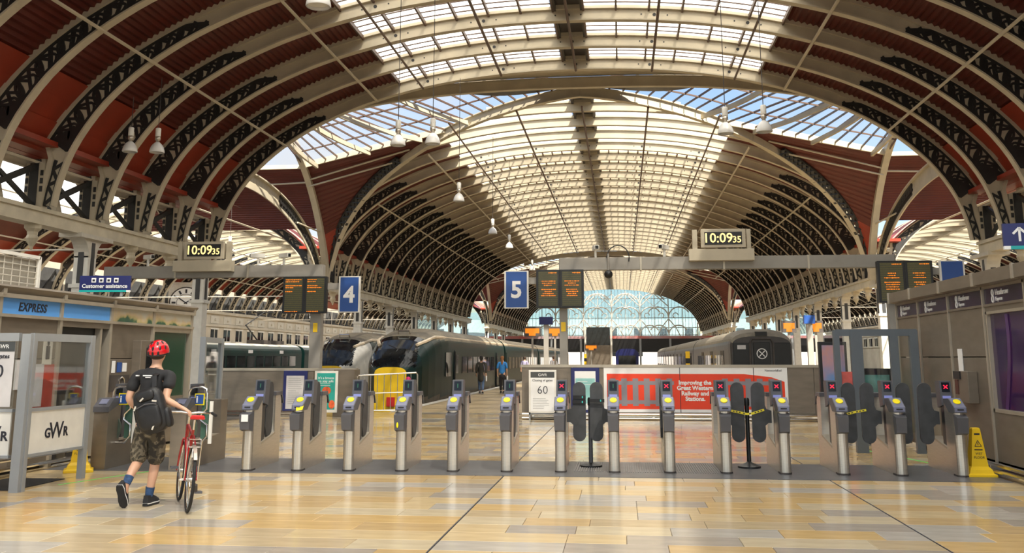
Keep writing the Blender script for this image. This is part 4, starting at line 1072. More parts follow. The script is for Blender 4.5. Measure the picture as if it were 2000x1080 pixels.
# ---- wide gates with hand rails
def wide_gate(x, y, mirror, label):
    g = empty('wide_ticket_gate', (x, y, 0.006), rz=0.05); tag(g, label, 'ticket gate', 'wide ticket gates'); s_ = mirror
    MB().prism([(0.0, 0.0), (1.75, 0.0), (1.75, 0.95), (1.45, 0.95), (1.45, 0.42), (0.40, 0.36), (0.40, 0.95), (0.06, 0.95), (0.0, 0.85)], -0.11, 0.11, 'X').build('side_panel', M['clad'], g)
    MB().box((0.0, 0.9, 0.40), (0.20, 1.15, 0.04)).build('sill', M['cladtrim'], g)
    h = MB().prism([(-0.02, 0.82), (0.4, 0.95), (0.4, 1.02), (0.15, 1.02), (-0.02, 0.90)], -0.12, 0.12, 'X').build('reader_head', M['gategrey'], g)
    MB().box((0.0, 0.07, 0.97), (0.12, 0.12, 0.01), M=Matrix.Rotation(0.6, 3, 'X')).build('reader_plate', M['gateblue'], h)
    MB().cuboid((-0.07, 0.55, 0.40), (0.07, 0.78, 1.22)).build('display_tower', M['gategrey'], g)
    MB().box((0, 0.545, 1.12), (0.10, 0.008, 0.12)).build('display_screen', M['darkpane'], g); MB().box((0, 0.545, 1.0), (0.10, 0.008, 0.05)).build('lit_label', M['lilac'], g)
    # swing leaf with looped tube and sticker
    lf = MB(); L = [(0.0, 0.55), (0.0, 1.10), (0.03, 1.16), (0.09, 1.18), (0.20, 1.18), (0.26, 1.15), (0.28, 1.08), (0.28, 0.86), (0.20, 0.78), (0.19, 0.70), (0.30, 0.62), (0.30, 0.46), (0.22, 0.36), (0.06, 0.36), (0.0, 0.42)]
    lf.tube([(0.14+s_*(px_-0.14)-0.14+s_*0.16, 0.30, pz) for px_, pz in L], 0.018, 8, True); lo = lf.build('looped_rail', M['chrome'], g, smooth=True)
    cx = s_*0.16+s_*0.0
    MB().box((s_*0.16-0.0+s_*0.02-0.0, 0.315, 1.0), (0.15, 0.012, 0.17)).build('sticker_border', M['gold'], lo)
    MB().box((s_*0.16+s_*0.02, 0.307, 1.0), (0.12, 0.008, 0.14)).build('sticker', M['blue'], lo)
    MB().ball((s_*0.16-0.015, 0.301, 1.035), (0.012, 0.003, 0.012), 6, 4).box((s_*0.16-0.015, 0.301, 0.985), (0.02, 0.004, 0.07)).build('pictogram', M['print'], lo)
    MB().prism([(cx-0.13+0.13*math.cos(2*PI*k/16), 0.56+0.19*math.sin(2*PI*k/16)) for k in range(16)], 0.33, 0.36, 'Y').build('paddle', mat('green_grey_pad', (0.075, 0.10, 0.075), 0.45, var=0.2), g)
    MB().cuboid((cx+0.05, 0.34, 0.42), (cx+0.16, 0.37, 1.0)).build('paddle_arm', mat('dark_green_pad', (0.05, 0.12, 0.085), 0.45, var=0.2), g)
    MB().box((s_*0.36, 0.34, 0.66), (0.05, 0.03, 0.62)).build('white_post', M['white'], g)
    return g
wide_gate(-7.72, 14.12, 1, 'wide ticket gate with looped rail beside the glass GWR screen')
wide_gate(-6.52, 14.14, 1, 'wide ticket gate with looped rail and blue sticker right of the cyclist')
# ---- stanchions, straps and tape
def stanchion(x, y, base, label):
    s_ = empty('stanchion', (x, y, 0.006)); tag(s_, label, 'stanchion')
    MB().lathe([(0.17, 0), (0.17, 0.025), (0.14, 0.035), (0.05, 0.075 if base else 0.045), (0.035, 0.09 if base else 0.06)], n=24).build('base', M['black'], s_, smooth=True)
    MB().lathe([(0.032, 0.05), (0.032, 0.90)], n=14).build('pole', M['black'] if base else M['gategrey'], s_, smooth=True)
    MB().lathe([(0.034, 0.90), (0.04, 0.91), (0.04, 1.0), (0.03, 1.02)], n=14).build('belt_head', M['black'], s_, smooth=True)
    return s_
stanchion(-0.50, 15.30, False, 'slim grey belt stanchion between the strapped paddles')
stanchion(1.86, 15.42, True, 'black belt stanchion with round base behind the taped paddles')
for z, x0, x1, lab in ((1.035, -0.755, -0.56, 'upper black strap around the left paddle'), (0.965, -0.765, -0.56, 'lower black strap around the left paddle'), (0.985, -0.50, -0.28, 'black strap around the right paddle')):
    st = empty('belt_strap', ((x0+x1)/2, 15.155, z)); tag(st, lab, 'strap')
    hw = (x1-x0)/2
    MB().bar((-hw, 0, 0), (hw, -0.01, 0.0), 0.008, 0.05).build('webbing', M['rubber'], st)
    MB().box((hw*0.5, -0.012, 0.0), (0.018, 0.006, 0.03)).build('teal_buckle', mat('teal_buckle', (0.03, 0.45, 0.42), 0.4, var=0.05), st)
M['tape'] = mat('yellow_black_tape', (0.85, 0.72, 0.02), 0.4, var=0.05)
def tape(pts, label, n=10):
    a = Vector(pts[0]); t = empty('warning_tape', a); tag(t, label, 'tape')
    P = [Vector(p)-a for p in pts]
    mb = MB(); mk = MB()
    for p, q in zip(P[:-1], P[1:]):
        mb.bar(p, q, 0.004, 0.032)
        L = (q-p).length; k = 0.03
        while k < L-0.03:
            c = p.lerp(q, k/L); d = p.lerp(q, min(1, (k+0.028)/L)); off = Vector((0, -0.004, 0)); mk.bar(c+off, d+off, 0.003, 0.014); k += 0.045
    mb.build('band', M['tape'], t); mk.build('printed_lettering', M['ink'], t)
tape([(1.60, 15.24, 0.845), (1.75, 15.245, 0.815), (1.84, 15.25, 0.795), (1.92, 15.25, 0.805), (2.09, 15.24, 0.86)], 'yellow and black tape tying the paddles in front of the black stanchion')
tape([(3.56, 15.22, 0.865), (3.40, 15.23, 0.835), (3.29, 15.24, 0.805), (3.20, 15.20, 0.79), (3.23, 15.19, 0.66), (3.26, 15.19, 0.52)], 'yellow and black tape with a hanging end on the paddles nearer the right wall')

# ================================================================ GLASS SCREENS
def screen_panel(p, x0, x1, z0, z1, nm='glass', m='pane', th=0.012):
    return MB().cuboid((x0, -th/2, z0), (x1, th/2, z1)).build(nm, M[m], p)
gs = empty('glass_screen', (-7.43, 11.72, 0), rz=math.atan2(1.40, 0.03)); tag(gs, 'glass screen with white GWR panel and grey frame on the left', 'screen')
L = 1.40
MB().cuboid((-0.075, -0.06, 0), (0.075, 0.06, 1.92)).cuboid((-0.02, -0.075, 0), (0.02, 0.075, 1.92)).build('corner_post', M['greyframe'], gs)
MB().cuboid((L-0.05, -0.04, 0), (L+0.04, 0.04, 1.93)).build('end_post', M['greyframe'], gs)
[MB().cuboid((0.05, -0.03, za_), (L, 0.03, zb_)).build('rail', M['greyframe'], gs) for za_, zb_ in ((1.83, 1.93), (0.955, 0.995), (0.40, 0.435))]
screen_panel(gs, 0.07, L-0.04, 0.99, 1.84); MB().cuboid((0.07, -0.012, 0.435), (L-0.04, 0.012, 0.955)).build('white_panel', M['white'], gs)
text('G', 0.17, M['ink'], gs, (0.52, -0.016, 0.66), offset=0.004); text('W', 0.30, M['ink'], gs, (0.71, -0.016, 0.68)); text('R', 0.17, M['ink'], gs, (0.92, -0.016, 0.66), offset=0.004)
g2 = empty('glass_screen', (-7.50, 11.70, 0), rz=PI); tag(g2, 'glass screen with the 60 notice and cropped GWR panel at the left edge', 'screen')
L = 0.90
[MB().cuboid((0.05, -0.03, za_), (L, 0.03, zb_)).build('rail', M['greyframe'], g2) for za_, zb_ in ((1.83, 1.93), (0.955, 0.995), (0.40, 0.435))]
screen_panel(g2, 0.07, L, 0.99, 1.84); MB().cuboid((0.07, -0.012, 0.435), (L, 0.012, 0.955)).build('white_panel', M['white'], g2)
MB().cuboid((L-0.02, -0.05, 0), (L+0.06, 0.05, 1.93)).build('end_post', M['greyframe'], g2)
MB().cuboid((0.10, 0.010, 1.02), (0.72, 0.016, 1.82)).build('notice', M['poster'], g2); MB().cuboid((0.10, 0.016, 1.70), (0.72, 0.02, 1.82)).build('notice_header', mat('charcoal_header', (0.06, 0.065, 0.065), 0.5, var=0.05), g2)
for tx, sz, px_, pz, mm in (('GWR', 0.07, 0.26, 1.76, 'print'), ('Closing of gates', 0.075, 0.40, 1.64, 'ink'), ('60', 0.22, 0.33, 1.45, 'ink')):
    text(tx, sz, M[mm], g2, (px_, 0.021, pz), rz=PI)
text('W', 0.28, M['ink'], g2, (0.33, 0.016, 0.68), rz=PI); text('R', 0.16, M['ink'], g2, (0.14, 0.016, 0.66), rz=PI, offset=0.004); text('G', 0.16, M['ink'], g2, (0.52, 0.016, 0.66), rz=PI, offset=0.004)
MB().cuboid((-8.35, 11.82, 0.0), (-7.56, 13.0, 0.010)).build('door_mat', M['rubber']) and None
tag(bpy.data.objects['door_mat'], 'black rubber mat on the floor behind the GWR screen', 'mat')
g3 = empty('glass_screen', (-7.00, 15.95, 0), rz=math.atan2(1.35, -0.26)); tag(g3, 'grey-framed glass screen behind the cyclist and wide gates', 'screen')
L = 1.4
MB().cuboid((-0.05, -0.045, 0), (0.05, 0.045, 1.97)).build('post', M['greyframe'], g3); MB().cuboid((L-0.05, -0.045, 0), (L+0.05, 0.045, 1.97)).build('post', M['greyframe'], g3)
[MB().cuboid((0.05, -0.03, za_), (L, 0.03, zb_)).build('rail', M['greyframe'], g3) for za_, zb_ in ((1.88, 1.97), (0.40, 0.46))]; screen_panel(g3, 0.05, L-0.05, 0.46, 1.88)
M['slate'] = mat('slate_powder_coat', (0.12, 0.14, 0.16), 0.45, 0.1, var=0.04)
g4 = empty('glass_screen', (3.78, 18.05, 0)); tag(g4, 'grey-framed glass screen behind the closed gates on the right', 'screen')
for k, (x, wd) in enumerate(((0.0, 0.10), (0.34, 0.20), (0.98, 0.14), (1.32, 0.14))): MB().cuboid((x-wd/2, -0.05, 0), (x+wd/2, 0.05, 2.10)).build('post', M['slate'], g4)
MB().cuboid((0, -0.04, 2.0), (1.38, 0.04, 2.12)).build('top_rail', M['slate'], g4)
for a, b_ in ((0.05, 0.24), (0.44, 0.91), (1.05, 1.25)): screen_panel(g4, a, b_, 0.35, 2.0)
MB().cuboid((0.06, -0.012, 0.40), (0.24, -0.007, 1.38)).build('red_notice', mat('red_white_notice', (0.62, 0.12, 0.10), 0.4, var=0.3), g4)
# advertising totem and poster behind that screen
tt = empty('advertising_totem', (5.05, 24.5, 0)); tag(tt, 'black advertising totem with orange and blue screen beside the right glass screen', 'totem')
MB().cuboid((-0.35, -0.08, 0), (0.30, 0.08, 2.0)).build('casing', M['black'], tt, bevel=0.01)
MB().cuboid((-0.28, -0.088, 0.7), (0.24, -0.08, 1.92)).build('screen', mat('orange_blue_screen', (0.04, 0.20, 0.45), 0.3, col2=(0.65, 0.22, 0.03), scale=1.3, emit=(0.03, 0.10, 0.2), es=0.3), tt)
tb, h = notice_board('framed_poster', 'dark-framed teal poster behind the right glass screen', 4.60, 5.20, 0.0, 1.42, 19.9, M['black'], None)
MB().cuboid((-h+0.07, -0.006, 0.2), (h-0.07, 0, 1.30)).build('sheet', mat('teal_grey_print', (0.10, 0.26, 0.25), 0.35, var=0.5, scale=3), tb)
# ---- wet floor cones
def cone(x, y, rz, label):
    c = empty('wet_floor_cone', (x, y, 0), rz=rz); tag(c, label, 'wet floor cone', 'yellow wet floor cones')
    mb = MB(); lv = [(0.20, 0.17, 0.0), (0.20, 0.17, 0.035), (0.165, 0.14, 0.05), (0.15, 0.125, 0.10), (0.115, 0.09, 0.14), (0.055, 0.05, 0.64), (0.045, 0.04, 0.66)]
    vs = [(sx*a, sy*b, z) for a, b, z in lv for sx, sy in ((-1, -1), (1, -1), (1, 1), (-1, 1))]; n = len(lv)
    mb.add(vs, [(k*4+j, k*4+(j+1) % 4, k*4+4+(j+1) % 4, k*4+4+j) for k in range(n-1) for j in range(4)]+[(3, 2, 1, 0), tuple((n-1)*4+j for j in range(4))])
    mb.build('cone_body', M['yellow'], c, bevel=0.006)
    tl = 0.08; fy = lambda z: -(0.09-(z-0.14)*0.08)-0.004
    for tx, sz, z in (('WET', 0.045, 0.31), ('FLOOR', 0.045, 0.26)):
        text(tx, sz, M['ink'], c, (0, fy(z), z), tilt=tl-0.16, depth=0.001)
    MB().box((0, fy(0.575), 0.575), (0.075, 0.003, 0.022)).build('printed_logo', M['ink'], c); MB().box((0, fy(0.365), 0.365), (0.11, 0.003, 0.012)).build('printed_line', M['ink'], c)
    q = MB(); T = [(-0.045, 0.41), (0.045, 0.41), (0.0, 0.49)]
    for a, b in ((0, 1), (1, 2), (2, 0)): q.bar((T[a][0], fy(T[a][1]), T[a][1]), (T[b][0], fy(T[b][1]), T[b][1]), 0.008, 0.003, (0, 1, 0))
    q.bar((0, fy(0.43), 0.425), (0, fy(0.46), 0.465), 0.01, 0.003, (0, 1, 0)); q.build('warning_triangle', M['ink'], c)
    return c
cone(4.90, 14.72, 0.05, 'yellow wet floor cone by the right-hand wall')
cone(-7.86, 13.86, 0.5, 'yellow wet floor cone behind the white GWR panel')
# ================================================================ GANTRIES, SIGNS, CLOCKS
YG = 30.0
M['gantry'] = mat('grey_gantry_steel', (0.30, 0.28, 0.25), 0.5, var=0.12, scale=1.5)
M['gantryplate'] = mat('beige_plate', (0.50, 0.44, 0.33), 0.5, var=0.05)
M['dotscreen'] = mat('dot_matrix_panel', (0.055, 0.050, 0.018), 0.35, var=0.2, scale=30, emit=(0.10, 0.085, 0.02), es=0.25)
M['led'] = mat('amber_led', (0.15, 0.04, 0.0), 0.5, emit=(1.0, 0.25, 0.01), es=1.05)
M['clockled'] = mat('clock_led', (0.8, 0.6, 0.2), 0.4, emit=(1.0, 0.76, 0.30), es=1.3)
def gantry(x0, x1, z, postx, label, drop=None):
    g = empty('gantry', (0, YG, 0)); tag(g, label, 'gantry')
    MB().cuboid((x0, -0.16, z-0.19), (x1, 0.16, z+0.19)).build('beam', M['gantry'], g, bevel=0.01)
    for px_, w_ in postx: MB().cuboid((px_-w_/2, -0.14, 0), (px_+w_/2, 0.14, z+0.19)).build('post', M['gantry'], g, bevel=0.01)
    n = int((x1-x0)/2.3)
    for k in range(1, n): MB().cuboid((x0+(x1-x0)*k/n-0.03, -0.175, z-0.205), (x0+(x1-x0)*k/n+0.03, 0.175, z+0.205)).build('joint_band', M['cladtrim'], g)
    for px_, w_ in postx[:1]: MB().box((px_, -0.145, 2.55), (0.14, 0.01, 0.28)).build('warning_plate', M['yellow'], g)
    return g
gantry(-16.6, -9.35, 4.33, [(-9.50, 0.36)], 'grey overhead gantry carrying the left digital clock')
gantry(-1.86, 8.08, 4.45, [(-1.75, 0.24), (7.97, 0.30)], 'grey overhead gantry carrying the right digital clock')
def digital_clock(x, z, label, rz):
    c = empty('digital_clock', (x, YG-0.34, z), rz=rz); tag(c, label, 'clock')
    MB().cuboid((-0.92, -0.16, -0.62), (1.0, 0.16, -0.27)).build('base_plate', M['gantryplate'], c, bevel=0.01)
    MB().cuboid((-0.52, -0.16, -0.20), (0.72, 0.16, 0.28)).cuboid((-0.56, -0.18, -0.24), (0.76, -0.10, 0.32)).build('housing', M['gantryplate'], c, bevel=0.015)
    MB().cuboid((-0.80, -0.1, -0.27), (-0.66, 0.1, 0.32)).cuboid((0.80, -0.1, -0.27), (0.92, 0.1, 0.32)).build('bracket', M['gantryplate'], c)
    MB().cuboid((-0.45, -0.20, -0.15), (0.65, -0.18, 0.23)).build('display', M['black'], c)
    text('10:09', 0.40, M['clockled'], c, (-0.06, -0.205, 0.035), offset=0.004, depth=0.002); text('35', 0.27, M['clockled'], c, (0.50, -0.205, -0.01), offset=0.003, depth=0.002)
    return c
digital_clock(-13.20, 4.93, 'digital clock showing 10:09 35 on the left gantry', 0.0); digital_clock(2.98, 5.10, 'digital clock showing 10:09 35 on the right gantry', 0.0)
def departure_board(x, z0, z1, label, sd, w_=0.70, parts=2):
    b = empty('departure_board', (x, YG-0.34, 0)); tag(b, label, 'departure board', 'departure boards'); rr = random.Random(sd)
    for k in range(parts):
        cx = (k-(parts-1)/2)*w_
        cs_ = MB().cuboid((cx-w_/2, -0.08, z0), (cx+w_/2, 0.12, z1)).build('casing', M['black'], b, bevel=0.008)
        MB().cuboid((cx-w_/2+0.07, -0.088, z0+0.06), (cx+w_/2-0.07, -0.08, z1-0.06)).build('display', M['dotscreen'], cs_)
        H = z1-z0-0.16; rows = 17; mb = MB(); mg = MB()
        for r in range(rows):
            z = z1-0.10-H*r/(rows-1)
            mg.box((cx, -0.0895, z-H/rows/2), (w_-0.14, 0.002, 0.010))
            if sd % 2 == 0: lit = r in (0, 1, 3, 4, 6) or r >= 16
            else: lit = r in (0, 4, 5, 6, 8, 9, 10, 11)
            if not lit: continue
            if sd % 2 == 0: a, e = cx-w_/2+0.09, cx-w_/2+0.09+(w_-0.18)*rr.uniform(0.35, 1.0)
            elif r == 0: a, e = cx+0.02, cx+w_/2-0.09
            else: hw = rr.uniform(0.1, 0.22); a, e = cx-hw, cx+hw
            x_ = a
            while x_ < e:
                l_ = rr.uniform(0.015, 0.05); mb.box((x_+l_/2, -0.092, z), (l_, 0.003, rr.uniform(0.018, 0.036))); x_ += l_+rr.uniform(0.006, 0.02)
        o = mb.build('lit_text', M['led'], cs_); o['kind'] = 'stuff'; o = mg.build('row_lines', M['ink'], cs_); o['kind'] = 'stuff'
    MB().cuboid((-0.05, 0.12, z1-0.5), (0.05, 0.195, z1-0.3)).build('bracket', M['gantry'], b)
    return b
departure_board(-9.80, 2.98, 4.12, 'twin amber departure board left of the platform 4 sign', 2)
departure_board(-1.83, 3.10, 4.26, 'twin amber departure board right of the platform 5 sign', 1, 0.72)
departure_board(8.28, 3.20, 4.42, 'twin amber departure board behind the right-hand kiosk roof', 3, 0.78)
def platform_sign(x, z0, z1, num, label, w_=0.68, arm=0.0):
    s_ = empty('platform_sign', (x, YG-0.34, 0)); tag(s_, label, 'sign')
    MB().cuboid((-w_/2, -0.03, z0), (w_/2, 0.06, z1)).build('frame', M['white'], s_)
    MB().cuboid((-w_/2+0.05, -0.036, z0+0.03), (w_/2-0.05, -0.03, z1-0.03)).build('panel', M['blue'], s_)
    if num: text(num, 0.70, M['print'], s_, (0, -0.04, (z0+z1)/2-0.03), offset=0.02)
    MB().cuboid((min(0, arm), 0.06, z1-0.4), (max(0, arm), 0.11, z1-0.2)).cuboid((-0.05, 0.06, z1-0.4), (0.05, 0.13, z1-0.2)).build('support_arm', M['gantry'], s_)
    return s_
platform_sign(-8.38, 3.00, 4.12, '4', 'blue platform four sign beside the left departure board', arm=-0.72); platform_sign(-3.16, 3.10, 4.24, '5', 'blue platform five sign beside the middle departure board', 0.74, arm=0.61)
s_ = platform_sign(9.62, 3.20, 4.42, '', 'dark blue platform sign cut off by the right-hand kiosk roof', 0.70, arm=-0.56)
MB().prism([(0.02+0.22*math.cos(PI*k/12), 3.50+0.24*math.sin(PI*k/12)) for k in range(13)], -0.045, -0.037, 'Y').build('numeral_top', M['print'], s_)
def cctv(x, y, z, rz, label):
    c = empty('security_camera', (x, y, z), rz=rz); tag(c, label, 'camera', 'security cameras on the gantries')
    MB().cuboid((-0.03, -0.03, 0), (0.03, 0.03, 0.24)).build('stalk', M['white'], c)
    MB().cuboid((-0.07, -0.26, 0.22), (0.07, 0.20, 0.36)).build('housing', M['white'], c, bevel=0.015); MB().cuboid((-0.05, -0.275, 0.24), (0.05, -0.26, 0.34)).build('lens_window', M['black'], c)
cctv(-11.50, YG, 4.54, -1.1, 'white security camera right of the left clock'); cctv(-10.65, YG, 4.54, 1.0, 'white security camera above the left departure board')
cctv(-0.75, YG, 4.66, 0.2, 'security camera left of the small dome on the right gantry'); cctv(1.35, YG, 4.66, -0.5, 'security camera left of the right clock'); cctv(-15.2, YG, 4.54, 1.0, 'white security camera near the customer assistance sign')
dm = empty('dome_camera', (-0.36, YG-0.2, 4.2)); tag(dm, 'dome camera hanging from the right gantry on a bent cable loop', 'camera')
MB().ball((0, 0, -0.08), 0.13, 14, 10).build('dome', M['black'], dm, smooth=True); MB().lathe([(0.03, -0.02), (0.03, 0.55)], n=8).build('stem', M['gantry'], dm)
MB().tube([(0.3-0.34*math.cos(PI*k/10), 0, 0.42+0.38*math.sin(PI*k/10)) for k in range(12)], 0.018, 6).build('cable_loop', M['black'], dm)

# ================================================================ PENDANT LAMPS
M['lampshade'] = mat('white_enamel', (0.75, 0.74, 0.72), 0.3, var=0.04)
bell = [(0.225, 0.0), (0.235, 0.02), (0.22, 0.10), (0.19, 0.19), (0.14, 0.27), (0.085, 0.32), (0.06, 0.34)]
LM = {'shade': MB().lathe(bell, n=24, caps=False).lathe([(r-0.012, z+0.004) for r, z in bell[::-1]], n=24, caps=False).mesh('lamp_shade', M['lampshade'], True),
      'neck': MB().lathe([(0.055, 0.33), (0.055, 0.40), (0.085, 0.41), (0.085, 0.50), (0.05, 0.52)], n=16).mesh('neck', M['steel'], True),
      'gear': MB().lathe([(0.08, 0.52), (0.085, 0.53), (0.085, 0.78), (0.06, 0.80)], n=16).mesh('gear_box', M['white'], True),
      'lens': MB().lathe([(0.01, 0.06), (0.21, 0.06)], n=20, caps=False).mesh('diffuser', mat('milky_diffuser', (0.6, 0.58, 0.52), 0.3, var=0.05))}
def lamp(x, y, z, top, label):
    l_ = empty('pendant_lamp', (x, y, z)); tag(l_, label, 'pendant lamp', 'pendant lamps under the roof')
    for k, me in (('lamp_shade', 'shade'), ('neck', 'neck'), ('gear_box', 'gear'), ('diffuser', 'lens')): link(k, LM[me], l_)
    MB().tube([(0, 0, 0.78), (0, 0, top-z)], 0.012, 6).build('suspension_cable', M['dark'], l_)
def lamp_at(x, y, z, label):
    top = sprof(x-XC)-0.05 if abs(x-XC) < 15 else 9; lamp(x, y, z, top, label)
lamp_at(-5.45, 16.6, 8.0, 'large pendant lamp at the top edge of the view')
lamp_at(-15.3, 28.5, 8.0, 'left one of the two pendant lamps against the red panels'); lamp_at(-14.5, 28.7, 8.0, 'right one of the two pendant lamps against the red panels')
lamp_at(-6.68, 28.5, 8.0, 'left one of the two pendant lamps below the left sky glazing'); lamp_at(-5.58, 28.4, 8.0, 'right one of the two pendant lamps below the left sky glazing')
lamp_at(-6.6, 39.4, 8.0, 'pendant lamp hanging alone above the platform 4 tracks'); lamp_at(-6.6, 50.2, 8.0, 'small pendant lamp, second in the line above platform 4'); lamp_at(-6.5, 57.0, 8.0, 'small pendant lamp, third in the line above platform 4')
lamp_at(3.12, 28.0, 8.0, 'left one of the two pendant lamps below the right sky glazing'); lamp_at(4.2, 27.9, 8.0, 'right one of the two pendant lamps below the right sky glazing')
lamp_at(-6.5, 72, 8.0, 'tiny pendant lamp, fourth in the line above platform 4'); lamp_at(-6.5, 86, 8.0, 'tiny pendant lamp, fifth in the line above platform 4')
lamp(12.2, 29.5, 7.1, sprof(12.2-XC), 'grey pendant lamp in front of the right arcade'); lamp(18.6, 54.0, 9.0, 12.0, 'pendant lamp seen through the right transept opening')
lamp(-21.0, 50.5, 7.3, 10.0, 'pendant lamp seen above the left departure board')

# ================================================================ STATION CLOCK ON THE LEFT
sc = empty('station_clock', (-37.0, 80.2, 6.25), rz=0.38); tag(sc, 'round white station clock with black hands on the left wall', 'clock')
MB().cuboid((-1.45, 0.0, -1.5), (1.45, 0.3, 1.5)).build('frame', M['offwhite'], sc, bevel=0.05)
ring = lambda r, n=40: [(r*math.cos(2*PI*k/n), r*math.sin(2*PI*k/n)) for k in range(n)]
MB().prism(ring(1.36), -0.06, 0.02, 'Y').build('rim', M['dark'], sc); MB().prism(ring(1.26), -0.08, -0.04, 'Y').build('dial', M['print'], sc)
for k in range(12):
    an = 2*PI*k/12; MB().bar((0.82*math.sin(an), -0.09, 0.82*math.cos(an)), (1.14*math.sin(an), -0.09, 1.14*math.cos(an)), 0.16, 0.02, (0, 1, 0)).build('hour_mark', M['ink'], sc)
MB().tube([(0.74*math.cos(2*PI*k/32), -0.09, 0.74*math.sin(2*PI*k/32)) for k in range(32)], 0.02, 4, True).build('minute_ring', M['ink'], sc)
for an, L, nm in ((2*PI*(10.15/12), 0.72, 'hour_hand'), (2*PI*(9.5/60), 1.08, 'minute_hand')): MB().bar((-0.15*math.sin(an), -0.11, -0.15*math.cos(an)), (L*math.sin(an), -0.11, L*math.cos(an)), 0.09, 0.02, (0, 1, 0)).build(nm, M['ink'], sc)
MB().cuboid((-1.7, 0.1, 1.5), (1.7, 0.5, 1.75)).build('cornice', M['offwhite'], sc)
MB().cuboid((-1.3, 0.1, -2.6), (1.3, 0.4, -1.5)).build('bracket', M['dark'], sc)

# ================================================================ FAR END
gw = empty('wall_back', (XC, YEND, 0)); tag(gw, 'far glazed end screen with white looping tracery', kind='structure')
N = 40; outl = [(x, sprof(x)+0.5) for x in [-15.5+31*k/N for k in range(N+1)]]
M['endglass'] = glazing_mat('end_glass', 0.7, 0.25, dcol=(0.80, 0.90, 0.92), tcol=(0.72, 0.88, 0.92))
MB().prism([(-15.5, 4.6)]+outl+[(15.5, 4.6)], 0.25, 0.29, 'Y').build('glass', M['endglass'], gw)
mb = MB()
for k in range(53):
    x = -15.3+30.6*k/52; mb.bar((x, 0.2, 4.6), (x, 0.2, sprof(x)+0.3), 0.05, 0.05, (0, 1, 0))
for z in (5.6, 6.9, 8.6, 10.4, 12.0):
    w_ = max([abs(x) for x in [k*0.1 for k in range(156)] if sprof(x) > z-0.2] or [0]); mb.bar((-w_, 0.18, z), (w_, 0.18, z), 0.10, 0.10)
o = mb.build('glazing_bars', M['greyframe'], gw); o['kind'] = 'stuff'
wt = M['white']; mb = MB()
for k in range(-6, 7):
    x = k*2.5
    if sprof(x) > 6: mb.tube([(x, 0, 4.8), (x, 0, sprof(x)-0.2)], 0.10 if k % 2 == 0 else 0.06, 5)
for k in range(-3, 4):
    x = k*5.0
    for s_ in (-1, 1):
        for z0, r in ((8.6, 1.9), (10.6, 2.3), (5.6, 1.7)):
            if abs(x)+r > 14.5 or sprof(abs(x)+r) < z0+r*0.9: continue
            mb.tube([(x+s_*r*(1-math.cos(a*PI/12)), 0, z0+r*math.sin(a*PI/12)) for a in range(11)], 0.12, 5)
            if z0 == 8.6: mb.tube([(x+s_*(1.25+0.45*math.cos(a*PI/6)), 0, 9.0+0.45*math.sin(a*PI/6)) for a in range(10)], 0.09, 5)
        if sprof(x+s_*2.5) > 12.4 : mb.tube([(x, 0, 10.6), (x+s_*2.5, 0, 12.9)], 0.10, 5); mb.tube([(x+s_*2.5, 0, 10.6), (x, 0, 12.9)], 0.05, 5)
        if abs(x) < 13: mb.tube([(x, 0, 8.4), (x+s_*1.2, 0, 7.0), (x+s_*2.2, 0, 5.0)], 0.10, 5)
o = mb.build('tracery', wt, gw); o['kind'] = 'stuff'
for sd in (-1, 1):       # aisle ends
    MB().cuboid((sd*26.5-9, 0, 4), (sd*26.5+9, 0.1, 11)).build('aisle_end_glass', M['endglass'], gw)
ob = empty('outside_building', (XC, YEND+22, 0)); tag(ob, 'pale sunlit building outside the far end screen', 'building')
MB().cuboid((-40, 0, -1), (40, 10, 9.2)).build('facade', mat('pale_render', (0.62, 0.58, 0.56), 0.7, var=0.1, scale=0.3), ob)
for k in range(-7, 8):
    for z in (2.0, 5.4): MB().cuboid((k*5-0.8, -0.06, z), (k*5+0.8, 0.0, z+2.0)).build('window', M['darkpane'], ob)
fb = empty('footbridge', (XC, 153, 0)); tag(fb, 'dark covered footbridge across the tracks at the far end', 'footbridge')
MB().cuboid((-36, -2, 2.5), (35.5, 2, 4.5)).build('deck', M['black'], fb)
MB().cuboid((-36, -2.1, 4.5), (35.5, -1.9, 4.9)).build('advert_strip', mat('mixed_advert_strip', (0.55, 0.12, 0.10), 0.5, col2=(0.45, 0.50, 0.55), scale=0.25), fb)
for k in range(-7, 8): MB().cuboid((k*4.5-0.15, -2.06, -1), (k*4.5+0.15, -1.9, 4.5)).build('pier', M['greyframe'], fb)
hut = empty('lift_tower', (-2.6, 112, 0)); tag(hut, 'grey lift tower on the platform in front of the footbridge', 'lift tower')
MB().cuboid((-1.4, -1.5, 0), (1.4, 1.5, 3.0)).build('body', M['clad'], hut); MB().cuboid((-1.3, -1.4, 3.0), (1.3, 1.4, 5.0)).build('glass_top', M['darkpane'], hut)
for x in (-1.45, 1.45): MB().cuboid((x-0.1, -1.6, 0), (x+0.1, -1.4, 5.1)).build('corner_post', M['white'], hut)
def small_board(x, y, z, w_, label):
    b = empty('amber_departure_screen', (x, y, z)); tag(b, label, 'departure screen', 'small amber departure screens')
    MB().cuboid((-w_/2, -0.1, 0), (w_/2, 0.1, 0.62)).build('casing', M['dark'], b); MB().cuboid((-w_/2+0.08, -0.11, 0.2), (w_/2-0.08, -0.1, 0.50)).cuboid((-w_*0.2, -0.11, 0.04), (w_*0.2, -0.1, 0.2)).build('lit_text', M['led'], b)
    MB().cuboid((-0.06, 0, -z), (0.06, 0.1, 0.0)).build('post', M['gantry'], b)
small_board(-5.6, 62, 2.95, 1.05, 'amber screen left of the platform post, near the middle'); small_board(-4.2, 62.5, 2.95, 0.9, 'amber screen half behind the gantry post')
small_board(8.9, 54, 2.95, 0.75, 'amber screen above the grey commuter train, left of the pair'); small_board(10.3, 54, 2.95, 0.75, 'amber screen above the grey commuter train, right of the pair')
